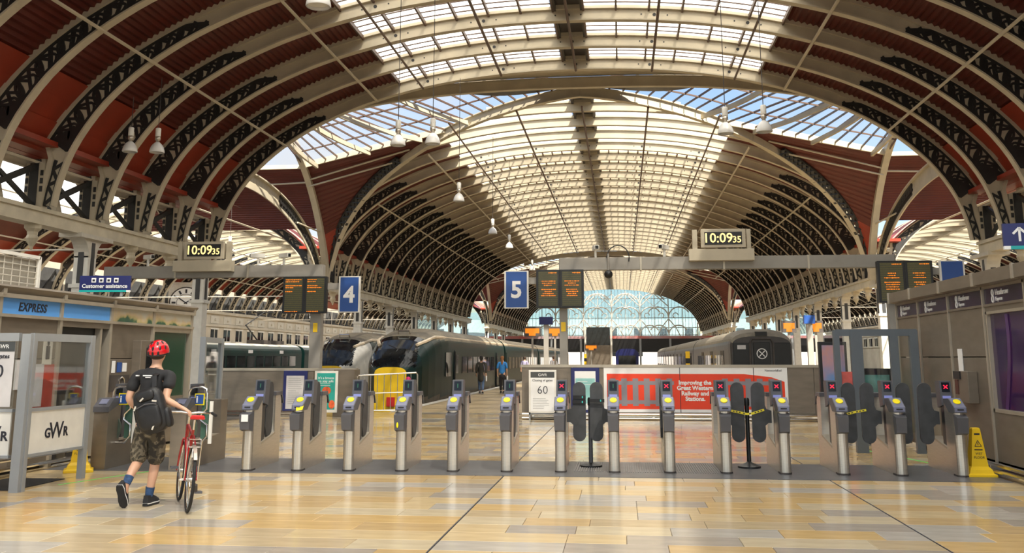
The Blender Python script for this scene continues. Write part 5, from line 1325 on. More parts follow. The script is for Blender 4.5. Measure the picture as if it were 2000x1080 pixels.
small_board(-3.2, 104, 2.4, 1.3, 'tiny amber screen in front of the lift tower')
def post_sign(x, y, label, w_=0.75, m='navy', h=0.40, z=3.0):
    p = empty('platform_post_sign', (x, y, 0)); tag(p, label, 'sign')
    MB().cuboid((-0.14, -0.14, 0), (0.14, 0.14, z)).build('post', M['gantry'], p); MB().cuboid((-w_/2, -0.2, z), (w_/2, 0.1, z+h)).build('board', M[m], p)
post_sign(-4.42, 58, 'grey post with dark blue sign box left of the gantry post', 0.8, 'navy', 0.45, 3.55)
post_sign(9.6, 52, 'grey post with bright blue sign above the grey commuter train', 0.55, 'blue', 0.42, 3.35)
M['paleyellow'] = M['yellow']
for x, y, lab in ((3.9, 60, 'yellow platform warning post beside the grey train'), (-3.5, 95, 'small yellow post near the lift tower')):
    p = empty('warning_post', (x, y, 0)); tag(p, lab, 'post'); MB().cuboid((-0.12, -0.12, 0), (0.12, 0.12, 2.0)).build('post', M['yellow'], p); MB().cuboid((-0.13, -0.13, 1.3), (0.13, 0.13, 1.6)).build('band', M['black'], p)

# ================================================================ TRAINS
def loft(secs, mat_fn, n=28):
    """secs: (y, halfwidth, ztop, zbot, nexp); superellipse-topped sections; returns MB with material indices"""
    mb = MB(); rings = []
    for (y, hw, zt, zb, sh) in secs:
        r = []
        for k in range(n+1):                       # right foot over the roof to left foot
            f = k/n
            if f < 0.22: p = (hw*(0.97+0.03*f/0.22), zb+(sh-zb)*f/0.22)
            elif f > 0.78: p = (-hw*(0.97+0.03*(1-f)/0.22), zb+(sh-zb)*(1-f)/0.22)
            else:
                a = (f-0.22)/0.56*PI; c, s_ = math.cos(a), math.sin(a)
                p = (hw*math.copysign(abs(c)**0.62, c), sh+(zt-sh)*abs(s_)**0.75)
            r.append((p[0], y, p[1]))
        rings.append(r)
    m = n+1
    for i in range(len(rings)-1):
        for k in range(n):
            q = [rings[i][k], rings[i+1][k], rings[i+1][k+1], rings[i][k+1]]
            c = [sum(p[j] for p in q)/4 for j in range(3)]
            mb.mi(mat_fn(c, i)); mb.add(q, [(0, 1, 2, 3)])
    mb.mi(mat_fn((0, rings[0][0][1]-0.01, 0.6), -1)); mb.add(rings[0], [tuple(range(m))])
    mb.mi(0); mb.add(rings[-1], [tuple(range(m))[::-1]])
    return mb
M['tgreen'] = mat('dark_green_livery', (0.004, 0.020, 0.018), 0.35, var=0.12, spec=0.22)
M['troof'] = mat('dusty_train_roof', (0.20, 0.17, 0.12), 0.6, var=0.2)
M['tgrey'] = mat('silver_grey_livery', (0.22, 0.21, 0.21), 0.35, 0.4, var=0.12)
M['tskirt'] = mat('dirty_skirt', (0.16, 0.13, 0.09), 0.6, var=0.2)
M['cream'] = mat('cream_stripe', (0.70, 0.58, 0.42), 0.4, var=0.08)
def iet(x, y, name, label, body, length, front, side_only=False):
    t = empty(name, (x, y, 0)); tag(t, label, 'train')
    S_ = [(0.0, 0.62, 1.28, -0.75, 1.0), (0.35, 0.90, 1.62, -0.75, 1.1), (0.8, 1.06, 1.98, -0.75, 1.2), (1.5, 1.18, 2.32, -0.75, 1.3), (2.4, 1.27, 2.60, -0.75, 1.55), (3.6, 1.33, 2.78, -0.75, 1.75), (5.0, 1.36, 2.86, -0.75, 1.85), (7.0, 1.36, 2.86, -0.75, 1.85), (25.0, 1.36, 2.86, -0.75, 1.85)]
    D_ = []
    for a, b in zip(S_[:-1], S_[1:]):
        m_ = 5 if b[0] < 8 else 1
        D_ += [tuple(a[j]+(b[j]-a[j])*(k/m_) for j in range(5)) for k in range(m_)]
    S_ = D_+[S_[-1]]
    mats_ = [body, M['troof'], M['yellow'], M['darkpane'], M['tskirt'], front]
    def fn(c, i):
        xx, yy, zz = c
        if i == -1: return 2
        if yy < 0.3 and zz < 1.25: return 5
        if yy < 1.95 and zz > 1.28 and abs(xx) < 0.92*(1.15-zz*0.12): return 3
        if zz < 0.1: return 4
        if zz > 2.35: return 1
        if yy < 2.6: return 5
        return 0
    loft(S_, fn, 72).build('nose_car', mats_, t, smooth=True)
    # cab side window, stripe and doors on the platform side
    for s_ in (1, -1):
        MB().box((s_*1.355, 4.9, 1.35), (0.03, 1.3, 1.0)).build('cab_window', M['darkpane'], t)
        MB().tube([(s_*0.75, 1.2, 2.12), (s_*1.0, 2.0, 2.30), (s_*1.10, 3.0, 2.45), (s_*1.17, 4.2, 2.46), (s_*1.2, 25, 2.46)], 0.07, 6).build('roof_edge_stripe', M['cream'], t)
        for yy in (7.0, 21.5):
            d = MB().box((s_*1.365, yy, 0.95), (0.02, 1.2, 2.0)).build('door', M['tgreen'] if body is M['tgreen'] else body, t)
            MB().box((s_*1.378, yy, 1.35), (0.01, 0.6, 0.8)).build('door_window', M['darkpane'], d)
            MB().tube([(s_*1.385, yy-0.62, -0.05), (s_*1.385, yy-0.62, 1.9)], 0.035, 6).build('door_edge', M['black'], d)
        for k in range(7): MB().box((s_*1.362, 9.2+k*1.7, 1.30), (0.02, 1.35, 0.75)).build('window', M['darkpane'], t)
    o = MB().tube([(-0.25, 2.3, 2.52), (-0.22, 2.15, 2.68), (0.22, 2.15, 2.68), (0.25, 2.3, 2.52)], 0.035, 6).build('roof_handle', M['chrome'], t)
    MB().tube([(0.0, 0.55, 1.72), (0.10, 0.75, 1.95), (-0.35, 1.1, 2.12)], 0.02, 5).build('wiper', M['black'], t)
    MB().box((0.05, -0.02, 0.0), (0.30, 0.2, 0.34)).build('coupler_cover', mat('red_coupler', (0.5, 0.02, 0.02), 0.4, var=0.1), t)
    # following coaches
    y0 = 25.7; k = 0
    while y0 < length:
        c = loft([(y0, 1.36, 2.86, -0.75, 1.85), (y0+24.5, 1.36, 2.86, -0.75, 1.85)], lambda c, i: 4 if c[2] < 0.1 else (1 if c[2] > 2.35 else 0), 44).build('coach', mats_, t)
        for s_ in (1, -1):
            MB().tube([(s_*1.2, y0, 2.46), (s_*1.2, y0+24.5, 2.46)], 0.07, 6).build('roof_edge_stripe', M['cream'], c)
            for j in range(11): MB().box((s_*1.362, y0+2.6+j*1.95, 1.30), (0.02, 1.5, 0.75)).build('window', M['darkpane'], c)
            for yy in (y0+1.0, y0+23.5): MB().box((s_*1.368, yy, 0.95), (0.02, 1.0, 2.0)).build('door', M['tgreen'], c)
        MB().cuboid((-1.1, y0-0.75, -0.4), (1.1, y0+0.05, 2.55)).build('gangway', M['black'], c)
        y0 += 25.2; k += 1
    return t
iet(-8.72, 36.8, 'intercity_train', 'dark green intercity train with yellow nose panel at platform 4', M['tgreen'], 90, M['tgreen'])
iet(-12.95, 43.0, 'intercity_train', 'intercity train with white nose sides and black windscreen beside the green train', M['tgreen'], 60, mat('white_nose', (0.66, 0.63, 0.56), 0.35, var=0.05))
# aisle train with pantograph
at = empty('electric_train', (-30.0, 62, 0)); tag(at, 'dark electric train with raised pantograph behind the left partition', 'train')
for k in range(3):
    y0 = k*25.2
    c = loft([(y0, 1.36, 2.75, -0.75, 1.85), (y0+24.4, 1.36, 2.75, -0.75, 1.85)], lambda c, i: 1 if c[2] > 2.55 else 0, 30).build('coach', [M['tgreen'], M['offwhite']], at)
    for j in range(11): MB().box((1.365, y0+2.4+j*1.95, 1.35), (0.02, 1.6, 0.85)).build('window', M['darkpane'], c)
    for j in range(3): MB().box((1.38, y0+5+j*7, 2.1), (0.02, 0.9, 0.25)).build('destination_panel', M['poster'], c)
mb = MB(); mb.tube([(0, 17.5, 2.8), (0, 14.2, 4.2)], 0.06, 6); mb.tube([(0, 14.2, 4.2), (0, 18.2, 5.4)], 0.05, 6); mb.tube([(-0.8, 18.2, 5.4), (0.8, 18.2, 5.4)], 0.05, 6); mb.tube([(0, 18.2, 5.4), (0, 20.8, 5.5)], 0.03, 5); mb.build('pantograph', M['black'], at)
for k in range(4): MB().box((0, 16.5+k*1.6, 2.92), (1.2, 0.8, 0.3)).build('roof_equipment', M['dark'], at)
# grey commuter train on the right
ct = empty('commuter_train', (6.05, 44.0, 0)); tag(ct, 'grey commuter train with black cab windows and round crossed emblem on the right', 'train')
S_ = [(0.0, 1.28, 2.55, -0.8, 2.05), (0.15, 1.33, 2.72, -0.8, 2.05), (0.6, 1.37, 2.84, -0.8, 2.0), (1.4, 1.38, 2.9, -0.8, 1.95), (22.0, 1.38, 2.9, -0.8, 1.85)]
loft(S_, lambda c, i: 1 if (c[2] > 2.3 and i >= 0) else (2 if i in (0, -1) else 0), 40).build('cab_car', [M['tgrey'], M['troof'], mat('dark_grey_cab', (0.055, 0.05, 0.05), 0.4, var=0.1)], ct, smooth=True)
for x in (-0.86, 0.86): MB().cuboid((x-0.37, -0.03, 1.0), (x+0.37, 0.04, 2.28)).build('cab_window', M['black'], ct, bevel=0.03)
dr = MB().cuboid((-0.36, -0.05, -0.1), (0.36, 0.05, 2.30)).build('end_door', M['black'], ct, bevel=0.03)
mb = MB(); mb.tube([(0.21*math.cos(2*PI*k/24), -0.06, 1.80+0.21*math.sin(2*PI*k/24)) for k in range(24)], 0.022, 5, True)
for s_ in (-1, 1): mb.bar((-0.12*s_, -0.06, 1.68), (0.12*s_, -0.06, 1.92), 0.04, 0.01, (0, 1, 0))
mb.build('emblem', M['print'], dr)
mb = MB(); mb.tube([(-0.50, -0.02, -0.1), (-0.50, -0.02, 2.25), (-0.40, -0.02, 2.44), (0.40, -0.02, 2.44), (0.50, -0.02, 2.25), (0.50, -0.02, -0.1)], 0.05, 6); mb.build('gangway_frame', M['dark'], ct)
MB().box((-0.86, -0.04, 2.08), (0.36, 0.02, 0.18)).build('destination_display', M['poster'], ct)
MB().box((0, 0.12, 2.66), (0.5, 0.3, 0.18)).build('headlight', M['black'], ct)
def side_doors(parent, y0, y1, xs):
    y_ = y0
    while y_ < y1:
        d = MB().box((xs, y_, 0.95), (0.02, 1.5, 2.0)).build('door', mat('purple_door', (0.05, 0.02, 0.10), 0.35, var=0.1) if False else M['dark'], parent)
        for q_ in (-0.36, 0.36): MB().box((xs-0.012, y_+q_, 1.3), (0.01, 0.45, 0.9)).build('door_window', M['darkpane'], d)
        for q_ in (1.6, 3.1): MB().box((xs, y_+q_, 1.35), (0.02, 1.2, 0.8)).build('window', M['darkpane'], parent)
        y_ += 5.6
side_doors(ct, 3.2, 20, -1.385)
for k in range(3):
    y0 = 22.6+k*22.6
    c = loft([(y0, 1.38, 2.9, -0.8, 1.85), (y0+22, 1.38, 2.9, -0.8, 1.85)], lambda c, i: 1 if c[2] > 2.3 else 0, 40).build('coach', [M['tgrey'], M['troof']], ct)
    side_doors(c, y0+2, y0+20, -1.385)
# distant pale train beyond the lift tower
dt = empty('distant_train', (0.6, 118, 0)); tag(dt, 'far pale-roofed train under the footbridge', 'train')
loft([(0, 1.36, 2.7, -0.75, 1.85), (26, 1.36, 2.7, -0.75, 1.85)], lambda c, i: 1 if c[2] > 2.2 else 0, 24).build('coach', [M['navy'], M['offwhite']], dt)
MB().cuboid((-1.0, -0.05, 0.6), (1.0, 0.0, 1.9)).build('windscreen', M['darkpane'], dt)
# ================================================================ PEOPLE
def skin_mesh(name, chains, mats, parent, root=0, sub=2, loc=(0, 0, 0)):
    """chains: lists of (key or None, (x,y,z), radius) sharing keys; grown with a Skin modifier"""
    verts, rad, keys, edges = [], [], {}, []
    for ch in chains:
        prev = None
        for key, p, r in ch:
            if key is not None and key in keys: i = keys[key]
            else:
                i = len(verts); verts.append(p); rad.append(r if isinstance(r, tuple) else (r, r))
                if key is not None: keys[key] = i
            if prev is not None and prev != i: edges.append((prev, i))
            prev = i
    me = bpy.data.meshes.new(name); me.from_pydata(verts, edges, [])
    for m_ in (mats if isinstance(mats, list) else [mats]): me.materials.append(m_)
    o = link(name, me, parent, loc); md = o.modifiers.new('skin', 'SKIN'); md.use_smooth_shade = True; md.branch_smoothing = 0.4
    for k, sv in enumerate(me.skin_vertices[0].data): sv.radius = rad[k]; sv.use_root = (k == root)
    if sub: s_ = o.modifiers.new('sub', 'SUBSURF'); s_.levels = sub; s_.render_levels = sub
    return o
M['skin'] = mat('skin', (0.62, 0.36, 0.24), 0.5, var=0.06, scale=8)
M['blacktee'] = mat('black_cotton', (0.018, 0.018, 0.020), 0.8, var=0.25, scale=14)
M['packblack'] = mat('black_nylon', (0.011, 0.011, 0.012), 0.5, var=0.3, scale=10, bump=0.3)
def camo():
    m = bpy.data.materials.new('camouflage_cotton'); m.use_nodes = True; nt = m.node_tree; b = nt.nodes['Principled BSDF']; b.inputs['Roughness'].default_value = 0.85
    tc = nt.nodes.new('ShaderNodeTexCoord'); n = nt.nodes.new('ShaderNodeTexNoise'); n.inputs['Scale'].default_value = 11; n.inputs['Detail'].default_value = 1.5; n.inputs['Distortion'].default_value = 0.8
    r = nt.nodes.new('ShaderNodeValToRGB'); r.color_ramp.interpolation = 'CONSTANT'; e = r.color_ramp.elements
    e[0].color = (0.035, 0.030, 0.022, 1); e[1].position = 0.46; e[1].color = (0.085, 0.070, 0.045, 1)
    for p, c in ((0.54, (0.19, 0.16, 0.11, 1)), (0.62, (0.05, 0.045, 0.03, 1))): q = e.new(p); q.color = c
    nt.links.new(tc.outputs['Object'], n.inputs['Vector']); nt.links.new(n.outputs['Fac'], r.inputs['Fac']); nt.links.new(r.outputs['Color'], b.inputs['Base Color'])
    return m
M['camo'] = camo()
mp = empty('person', (-5.28, 10.75, 0)); tag(mp, 'person in red helmet, black T-shirt and camouflage shorts wheeling a bicycle', 'person')
P_ = dict(pel=(-0.02, 0, 0.93), wst=(-0.02, 0.0, 1.06), chs=(0.0, -0.01, 1.28), shc=(0.01, 0.0, 1.43), nck=(0.015, 0.01, 1.53), nk2=(0.02, 0.02, 1.585), hd=(0.02, 0.03, 1.66), ht=(0.02, 0.03, 1.755))
def hand(w_, d, side, up, s_=1.0):
    """palm and five fingers: w_ wrist, d pointing direction, side towards the thumb, up = back of the hand"""
    w_, d, side, up = Vector(w_), Vector(d).normalized(), Vector(side).normalized(), Vector(up).normalized()
    ch = []; pm = w_+d*0.045*s_; kn = w_+d*0.085*s_
    ch.append([('wr%.3f' % w_.x, tuple(w_), (0.026*s_, 0.022*s_)), ('pm%.3f' % w_.x, tuple(pm), (0.038*s_, 0.018*s_)), ('kn%.3f' % w_.x, tuple(kn), (0.036*s_, 0.015*s_))])
    for k, (off, L) in enumerate(((0.028, 0.070), (0.009, 0.080), (-0.010, 0.074), (-0.028, 0.058))):
        a = kn+side*off*s_; b = a+(d*0.9-up*0.35).normalized()*L*0.5*s_; c = b+(d*0.35-up*0.9).normalized()*L*0.5*s_
        ch.append([('kn%.3f' % w_.x, tuple(kn), 0.016), (None, tuple(a+d*0.008), 0.0095*s_), (None, tuple(b), 0.009*s_), (None, tuple(c), 0.0075*s_)])
    a = w_+d*0.03*s_+side*0.038*s_; b = a+(d*0.6+side*0.6-up*0.2).normalized()*0.035*s_; c = b+(d*0.8-up*0.5).normalized()*0.03*s_
    ch.append([('pm%.3f' % w_.x, tuple(pm), 0.02), (None, tuple(a), 0.012*s_), (None, tuple(b), 0.0105*s_), (None, tuple(c), 0.009*s_)])
    return ch
WL, WR = (-0.155, 0.10, 1.02), (0.385, -0.075, 1.075)
body = [[('pel', P_['pel'], (0.145, 0.105)), ('wst', P_['wst'], (0.135, 0.095)), ('chs', P_['chs'], (0.155, 0.10)), ('shc', P_['shc'], (0.12, 0.075)), ('nck', P_['nck'], 0.058), ('nk2', P_['nk2'], 0.058), ('hd', P_['hd'], (0.076, 0.092)), ('ht', P_['ht'], (0.062, 0.075))],
        [('shc', 0, 0), ('sL', (-0.19, -0.01, 1.42), 0.055), ('eL', (-0.255, -0.07, 1.165), 0.042), ('fL', (-0.21, 0.03, 1.07), 0.036), ('wr%.3f' % WL[0], WL, 0.027)],
        [('shc', 0, 0), ('sR', (0.21, -0.01, 1.42), 0.055), ('eR', (0.215, -0.13, 1.165), 0.045), ('fR', (0.30, -0.11, 1.12), 0.037), ('wr%.3f' % WR[0], WR, 0.026)],
        [('pel', 0, 0), ('hL', (-0.115, 0, 0.87), 0.085), ('kL', (-0.115, 0.02, 0.50), 0.058), ('cL', (-0.122, -0.10, 0.41), 0.056), ('aL', (-0.135, -0.205, 0.27), 0.036), ('tL', (-0.155, -0.17, 0.13), 0.026)],
        [('pel', 0, 0), ('hR', (0.085, 0, 0.87), 0.085), ('kR', (0.035, 0.10, 0.49), 0.058), ('cR', (0.02, 0.09, 0.33), 0.056), ('aR', (-0.015, 0.10, 0.11), 0.036), ('tR', (-0.01, 0.24, 0.055), 0.03)],
        [('hd', 0, 0), (None, (0.02, 0.135, 1.655), 0.014)], [('hd', 0, 0), (None, (-0.066, 0.025, 1.66), 0.016)], [('hd', 0, 0), (None, (0.106, 0.025, 1.66), 0.016)]]
body += hand(WL, (0.25, 0.45, -0.85), (0.3, 0.8, 0.2), (-0.9, 0.2, 0.1)) + hand(WR, (0.85, 0.1, -0.45), (-0.1, 0.95, 0.1), (0.35, 0.0, 0.9))
skin_mesh('body', body, M['skin'], mp)
for s_ in (-1, 1): MB().ball((0.02+s_*0.03, 0.118, 1.675), 0.011, 8, 6).build('eye', M['print'], mp)
MB().box((0.02, 0.118, 1.615), (0.045, 0.012, 0.009)).build('mouth', mat('lips', (0.45, 0.16, 0.13), 0.5, var=0.05), mp)
skin_mesh('t_shirt', [[('a', (-0.02, 0, 0.90), (0.172, 0.13)), ('b', (-0.02, 0.0, 1.08), (0.16, 0.12)), ('c', (0.0, -0.01, 1.28), (0.18, 0.125)), ('d', (0.01, 0.0, 1.44), (0.14, 0.09)), (None, (0.015, 0.01, 1.505), (0.075, 0.072))],
           [('d', 0, 0), (None, (-0.19, -0.015, 1.425), 0.078), (None, (-0.245, -0.055, 1.235), 0.072)], [('d', 0, 0), (None, (0.21, -0.015, 1.425), 0.078), (None, (0.225, -0.11, 1.27), 0.072)]], M['blacktee'], mp)
for k_, (sx_, sw_, sz_) in enumerate(((-0.02, 0.10, 1.425), (-0.01, 0.06, 1.405), (-0.14, 0.03, 1.425))): MB().box((sx_, -0.112-0.0*k_, sz_), (sw_, 0.03, 0.014 if k_ != 1 else 0.010)).build('shirt_print', M['print'], mp)
skin_mesh('camouflage_shorts', [[('a', (-0.02, 0, 0.96), (0.155, 0.12)), ('b', (-0.015, 0, 0.86), (0.15, 0.125)), (None, (-0.115, 0.0, 0.78), (0.105, 0.11)), (None, (-0.12, 0.02, 0.60), (0.10, 0.105)), (None, (-0.125, -0.02, 0.44), (0.098, 0.10))],
           [('b', 0, 0), (None, (0.085, 0.02, 0.78), (0.105, 0.11)), (None, (0.055, 0.08, 0.60), (0.10, 0.105)), (None, (0.03, 0.10, 0.42), (0.095, 0.10))]], M['camo'], mp)
for a, b in (((-0.135, -0.205, 0.265), (-0.129, -0.158, 0.34)), ((-0.016, 0.10, 0.10), (-0.005, 0.098, 0.20))):
    MB().tube([a, tuple((Vector(a)+Vector(b))/2), b], [0.042, 0.047, 0.050], 12).build('sock', mat('blue_sock', (0.03, 0.07, 0.16), 0.85, var=0.4, scale=30), mp, smooth=True)
def shoe(parent, toe, heel, pitch, name='shoe'):
    """sole outline along +Y from heel, then pitched about the toe"""
    ol = [(0.030, 0), (0.042, 0.05), (0.038, 0.12), (0.048, 0.20), (0.042, 0.26), (0.018, 0.285)]; ol = ol+[(-x, y) for x, y in ol[::-1]]
    r = Matrix.Rotation(pitch, 3, 'X'); T = Vector(toe)
    def tr(mb): mb.v = [tuple(T+r@(Vector(p)-Vector((0, 0.28, 0)))) for p in mb.v]; return mb
    s0 = tr(MB().prism(ol, 0.0, 0.028, 'Z')).build(name, M['rubber'], parent)
    tr(MB().prism([(x*1.02, y) for x, y in ol], 0.020, 0.030, 'Z')).build('midsole', M['print'], s0)
    up = MB(); lv = [(1.0, 0.03, 0, 0.285), (0.95, 0.06, 0, 0.26), (0.8, 0.085, 0.0, 0.20), (0.75, 0.11, 0.0, 0.13)]
    rings = []
    for sc_, z, y0, y1 in lv: rings.append([(x*sc_, y0+(y/0.285)*(y1-y0), z) for x, y in ol])
    n = len(ol); up.v = [p for q in rings for p in q]
    for k in range(3):
        for j in range(n): up.f.append((k*n+j, k*n+(j+1) % n, (k+1)*n+(j+1) % n, (k+1)*n+j)); up.m.append(0)
    up.f.append(tuple(3*n+j for j in range(n))); up.m.append(0)
    tr(up).build('upper', M['blacktee'], s0, smooth=True)
shoe(mp, (-0.165, -0.17, 0.012), None, -1.05); shoe(mp, (-0.01, 0.29, 0.005), None, 0.0)
# helmet with vents
M['helmet'] = mat('red_helmet', (0.62, 0.008, 0.015), 0.18, var=0.05, coat=0.6)
hb = MB(); hb.ball((0.02, 0.025, 1.695), (0.116, 0.142, 0.130), 22, 14)
hb.v = [(x, y, max(z, 1.632+0.25*(y+0.117))) for x, y, z in hb.v]; he = hb.build('helmet', M['helmet'], mp, smooth=True)
for az, el in ((-90, 12), (-128, 16), (-52, 16), (-112, 42), (-68, 42), (-160, 20), (-20, 20), (-90, -14), (-120, -12), (-60, -12), (-150, 50), (-30, 50), (90, 40)):
    a, e_ = math.radians(az), math.radians(el); d = Vector((math.cos(a)*math.cos(e_), math.sin(a)*math.cos(e_), math.sin(e_)))
    c = Vector((0.02+0.116*d.x, 0.025+0.142*d.y, 1.695+0.130*d.z)); q = MB().ball((0, 0, 0), (0.013, 0.006, 0.026), 8, 6)
    rot = d.to_track_quat('Y', 'Z').to_matrix(); q.v = [tuple(c+rot@Vector(p)) for p in q.v]; q.build('vent', M['black'], he)
MB().tube([(0.02+0.108*math.cos(k*PI/12), 0.025+0.132*math.sin(k*PI/12), 1.636+0.25*(0.142+0.132*math.sin(k*PI/12))) for k in range(24)], 0.010, 6, True).build('rim', M['black'], he)
MB().ball((0.02, 0.005, 1.655), (0.085, 0.095, 0.06), 14, 10).build('hair', mat('dark_hair', (0.03, 0.02, 0.014), 0.7, var=0.2), mp, smooth=True)
MB().tube([(0.36+0.03*math.cos(k*PI/6), -0.088+0.02*math.cos(k*PI/6), 1.085+0.032*math.sin(k*PI/6)) for k in range(12)], 0.010, 6, True).build('watch', M['black'], mp)
# backpack
bp_ = empty('backpack', (-5.16, 10.50, 1.05)); tag(bp_, 'black backpack hanging low across the cyclist back', 'backpack'); bp_.rotation_euler = (0.05, -0.30, 0.1)
def rbox(name, c, d, m, parent, r=0.35):
    q = MB(); q.ball((0, 0, 0), 1.0, 20, 12)
    def sq(v): return math.copysign(abs(v)**r, v)
    q.v = [(c[0]+d[0]/2*sq(x), c[1]+d[1]/2*sq(y), c[2]+d[2]/2*sq(z)) for x, y, z in q.v]; return q.build(name, m, parent, smooth=True)
rbox('main_compartment', (0, 0, 0), (0.33, 0.17, 0.50), M['packblack'], bp_, 0.55); pk = rbox('front_pocket', (0.0, -0.09, -0.06), (0.25, 0.09, 0.28), M['packblack'], bp_, 0.55)
rbox('top_pocket', (0, -0.07, 0.17), (0.20, 0.07, 0.12), M['packblack'], bp_, 0.6); rbox('side_pocket', (0.16, -0.0, -0.12), (0.08, 0.12, 0.22), M['packblack'], bp_, 0.6)
MB().tube([(-0.12, -0.137, 0.06), (0.0, -0.142, 0.085), (0.12, -0.137, 0.06)], 0.006, 5).build('zip', M['gategrey'], pk)
for x, z, a in ((-0.05, 0.13, 0.5), (0.08, 0.10, -0.4), (0.0, -0.20, 0.9), (-0.13, 0.05, 1.0)): MB().bar((x, -0.145+abs(z)*0.1, z), (x+0.05*math.cos(a), -0.145+abs(z)*0.1, z+0.05*math.sin(a)), 0.008, 0.016).build('reflective_tab', M['offwhite'], bp_)
for pts in ([(0.08, 0.04, 0.24), (0.09, 0.10, 0.36), (0.10, 0.22, 0.38), (0.10, 0.30, 0.30)], [(-0.14, 0.06, 0.18), (-0.20, 0.10, 0.08), (-0.22, 0.12, -0.08), (-0.16, 0.06, -0.18)]):
    MB().strip(pts, 0.05, 0.012, (0, 1, 0)).build('shoulder_strap', M['packblack'], bp_)

# ---------------------------------------------------------------- bicycle
RC, FC = Vector((-4.65, 10.42, 0)), Vector((-5.14, 11.27, 0)); WB = (FC-RC).length
bk = empty('bicycle', RC, rz=math.atan2(FC.y-RC.y, FC.x-RC.x)); tag(bk, 'red city bicycle with red saddle and chrome mudguards held by the cyclist', 'bicycle')
bk.rotation_euler[0] = 0.05
WRAD = 0.335
M['bikered'] = mat('red_bike_paint', (0.35, 0.012, 0.015), 0.25, var=0.05, coat=0.5)
def wheel(cx, name):
    w_ = empty(name, (cx, 0, WRAD), parent=bk)
    circ = lambda r, n=40: [(r*math.cos(2*PI*k/n), 0, r*math.sin(2*PI*k/n)) for k in range(n)]
    MB().tube(circ(WRAD-0.018), 0.018, 8, True).build('tyre', M['rubber'], w_, smooth=True); MB().tube(circ(WRAD-0.042), 0.011, 6, True).build('rim', M['chrome'], w_, smooth=True)
    h_ = MB(); h_.v = []; MB().tube([(0, -0.05, 0), (0, 0.05, 0)], 0.02, 10).build('hub', M['chrome'], w_)
    sp = MB()
    for k in range(28):
        a = 2*PI*k/28; sp.tube([(0.02*math.cos(a+0.8), (-1)**k*0.03, 0.02*math.sin(a+0.8)), ((WRAD-0.045)*math.cos(a), 0, (WRAD-0.045)*math.sin(a))], 0.0016, 4)
    o = sp.build('spokes', M['chrome'], w_); o['kind'] = 'stuff'
wheel(0, 'rear_wheel'); wheel(WB, 'front_wheel')
BB, ST, SB, HT, HB = (0.43, 0, 0.29), (0.24, 0, 0.84), (0.26, 0, 0.78), (WB-0.17, 0, 0.86), (WB-0.13, 0, 0.70)
fr = MB().tube([BB, ST], 0.016, 8).tube([SB, HT], 0.016, 8).tube([BB, HB], 0.019, 8).tube([HT, HB], 0.021, 8)
for s_ in (-1, 1): fr.tube([(0, s_*0.06, WRAD), (0.38, s_*0.03, 0.29)], 0.010, 6).tube([(0, s_*0.06, WRAD), (0.20, s_*0.035, 0.68), (0.25, s_*0.015, 0.78)], 0.009, 6)
fr.build('frame', M['bikered'], bk, smooth=True)
fk = MB()
for s_ in (-1, 1): fk.tube([(WB-0.125, s_*0.035, 0.69), (WB-0.06, s_*0.05, 0.50), (WB, s_*0.055, WRAD)], [0.013, 0.012, 0.009], 8)
fk.tube([(WB-0.125, -0.04, 0.70), (WB-0.125, 0.04, 0.70)], 0.014, 8); fk.build('fork', M['bikered'], bk, smooth=True)
MB().tube([ST, (0.215, 0, 0.95)], 0.013, 8).build('seat_post', M['chrome'], bk)
sd = MB(); sd.add([(-0.06, -0.085, 0.965), (-0.06, 0.085, 0.965), (0.05, 0.06, 0.97), (0.22, 0.018, 0.965), (0.22, -0.018, 0.965), (0.05, -0.06, 0.97), (-0.07, -0.07, 1.01), (-0.07, 0.07, 1.01), (0.05, 0.045, 1.005), (0.21, 0.014, 1.0), (0.21, -0.014, 1.0), (0.05, -0.045, 1.005)],
       [(0, 1, 2, 3, 4, 5), (11, 10, 9, 8, 7, 6), (0, 6, 7, 1), (1, 7, 8, 2), (2, 8, 9, 3), (3, 9, 10, 4), (4, 10, 11, 5), (5, 11, 6, 0)])
sd.build('saddle', mat('red_saddle', (0.62, 0.02, 0.02), 0.45, var=0.1), bk, bevel=0.012)
MB().tube([HT, (WB-0.20, 0, 0.98)], 0.014, 8).build('stem', M['chrome'], bk)
MB().tube([(WB-0.34, -0.27, 0.98), (WB-0.24, -0.24, 1.0), (WB-0.17, -0.10, 1.0), (WB-0.19, 0, 0.985), (WB-0.17, 0.10, 1.0), (WB-0.24, 0.24, 1.0), (WB-0.34, 0.27, 0.98)], 0.012, 8).build('handlebar', M['chrome'], bk, smooth=True)
for s_ in (-1, 1): MB().tube([(WB-0.24, s_*0.245, 1.0), (WB-0.36, s_*0.275, 0.978)], 0.017, 8).build('grip', M['rubber'], bk)
for cx, a0, a1, nm in ((0, 0.35, 2.45, 'rear_mudguard'), (WB, 0.6, 2.2, 'front_mudguard')):
    MB().strip([(cx+(WRAD+0.02)*math.cos(a0+(a1-a0)*k/16), 0, WRAD+(WRAD+0.02)*math.sin(a0+(a1-a0)*k/16)) for k in range(17)], 0.008, 0.036, (0, 1, 0)).build(nm, M['steel'], bk)
rk = MB()
for s_ in (-1, 1): rk.tube([(0.0, s_*0.07, WRAD), (-0.06, s_*0.07, 0.74), (0.20, s_*0.06, 0.76)], 0.006, 6)
rk.tube([(-0.07, -0.06, 0.76), (-0.07, 0.06, 0.76), (-0.08, 0.06, 0.68), (-0.08, -0.06, 0.68)], 0.007, 6, True); rk.build('rear_rack', M['chrome'], bk)
MB().box((-0.10, 0, 0.62), (0.02, 0.05, 0.09)).build('rear_reflector', M['print'], bk)
cr = MB(); cr.tube([(BB[0]+0.09*math.cos(2*PI*k/24), -0.05, BB[2]+0.09*math.sin(2*PI*k/24)) for k in range(24)], 0.006, 5, True)
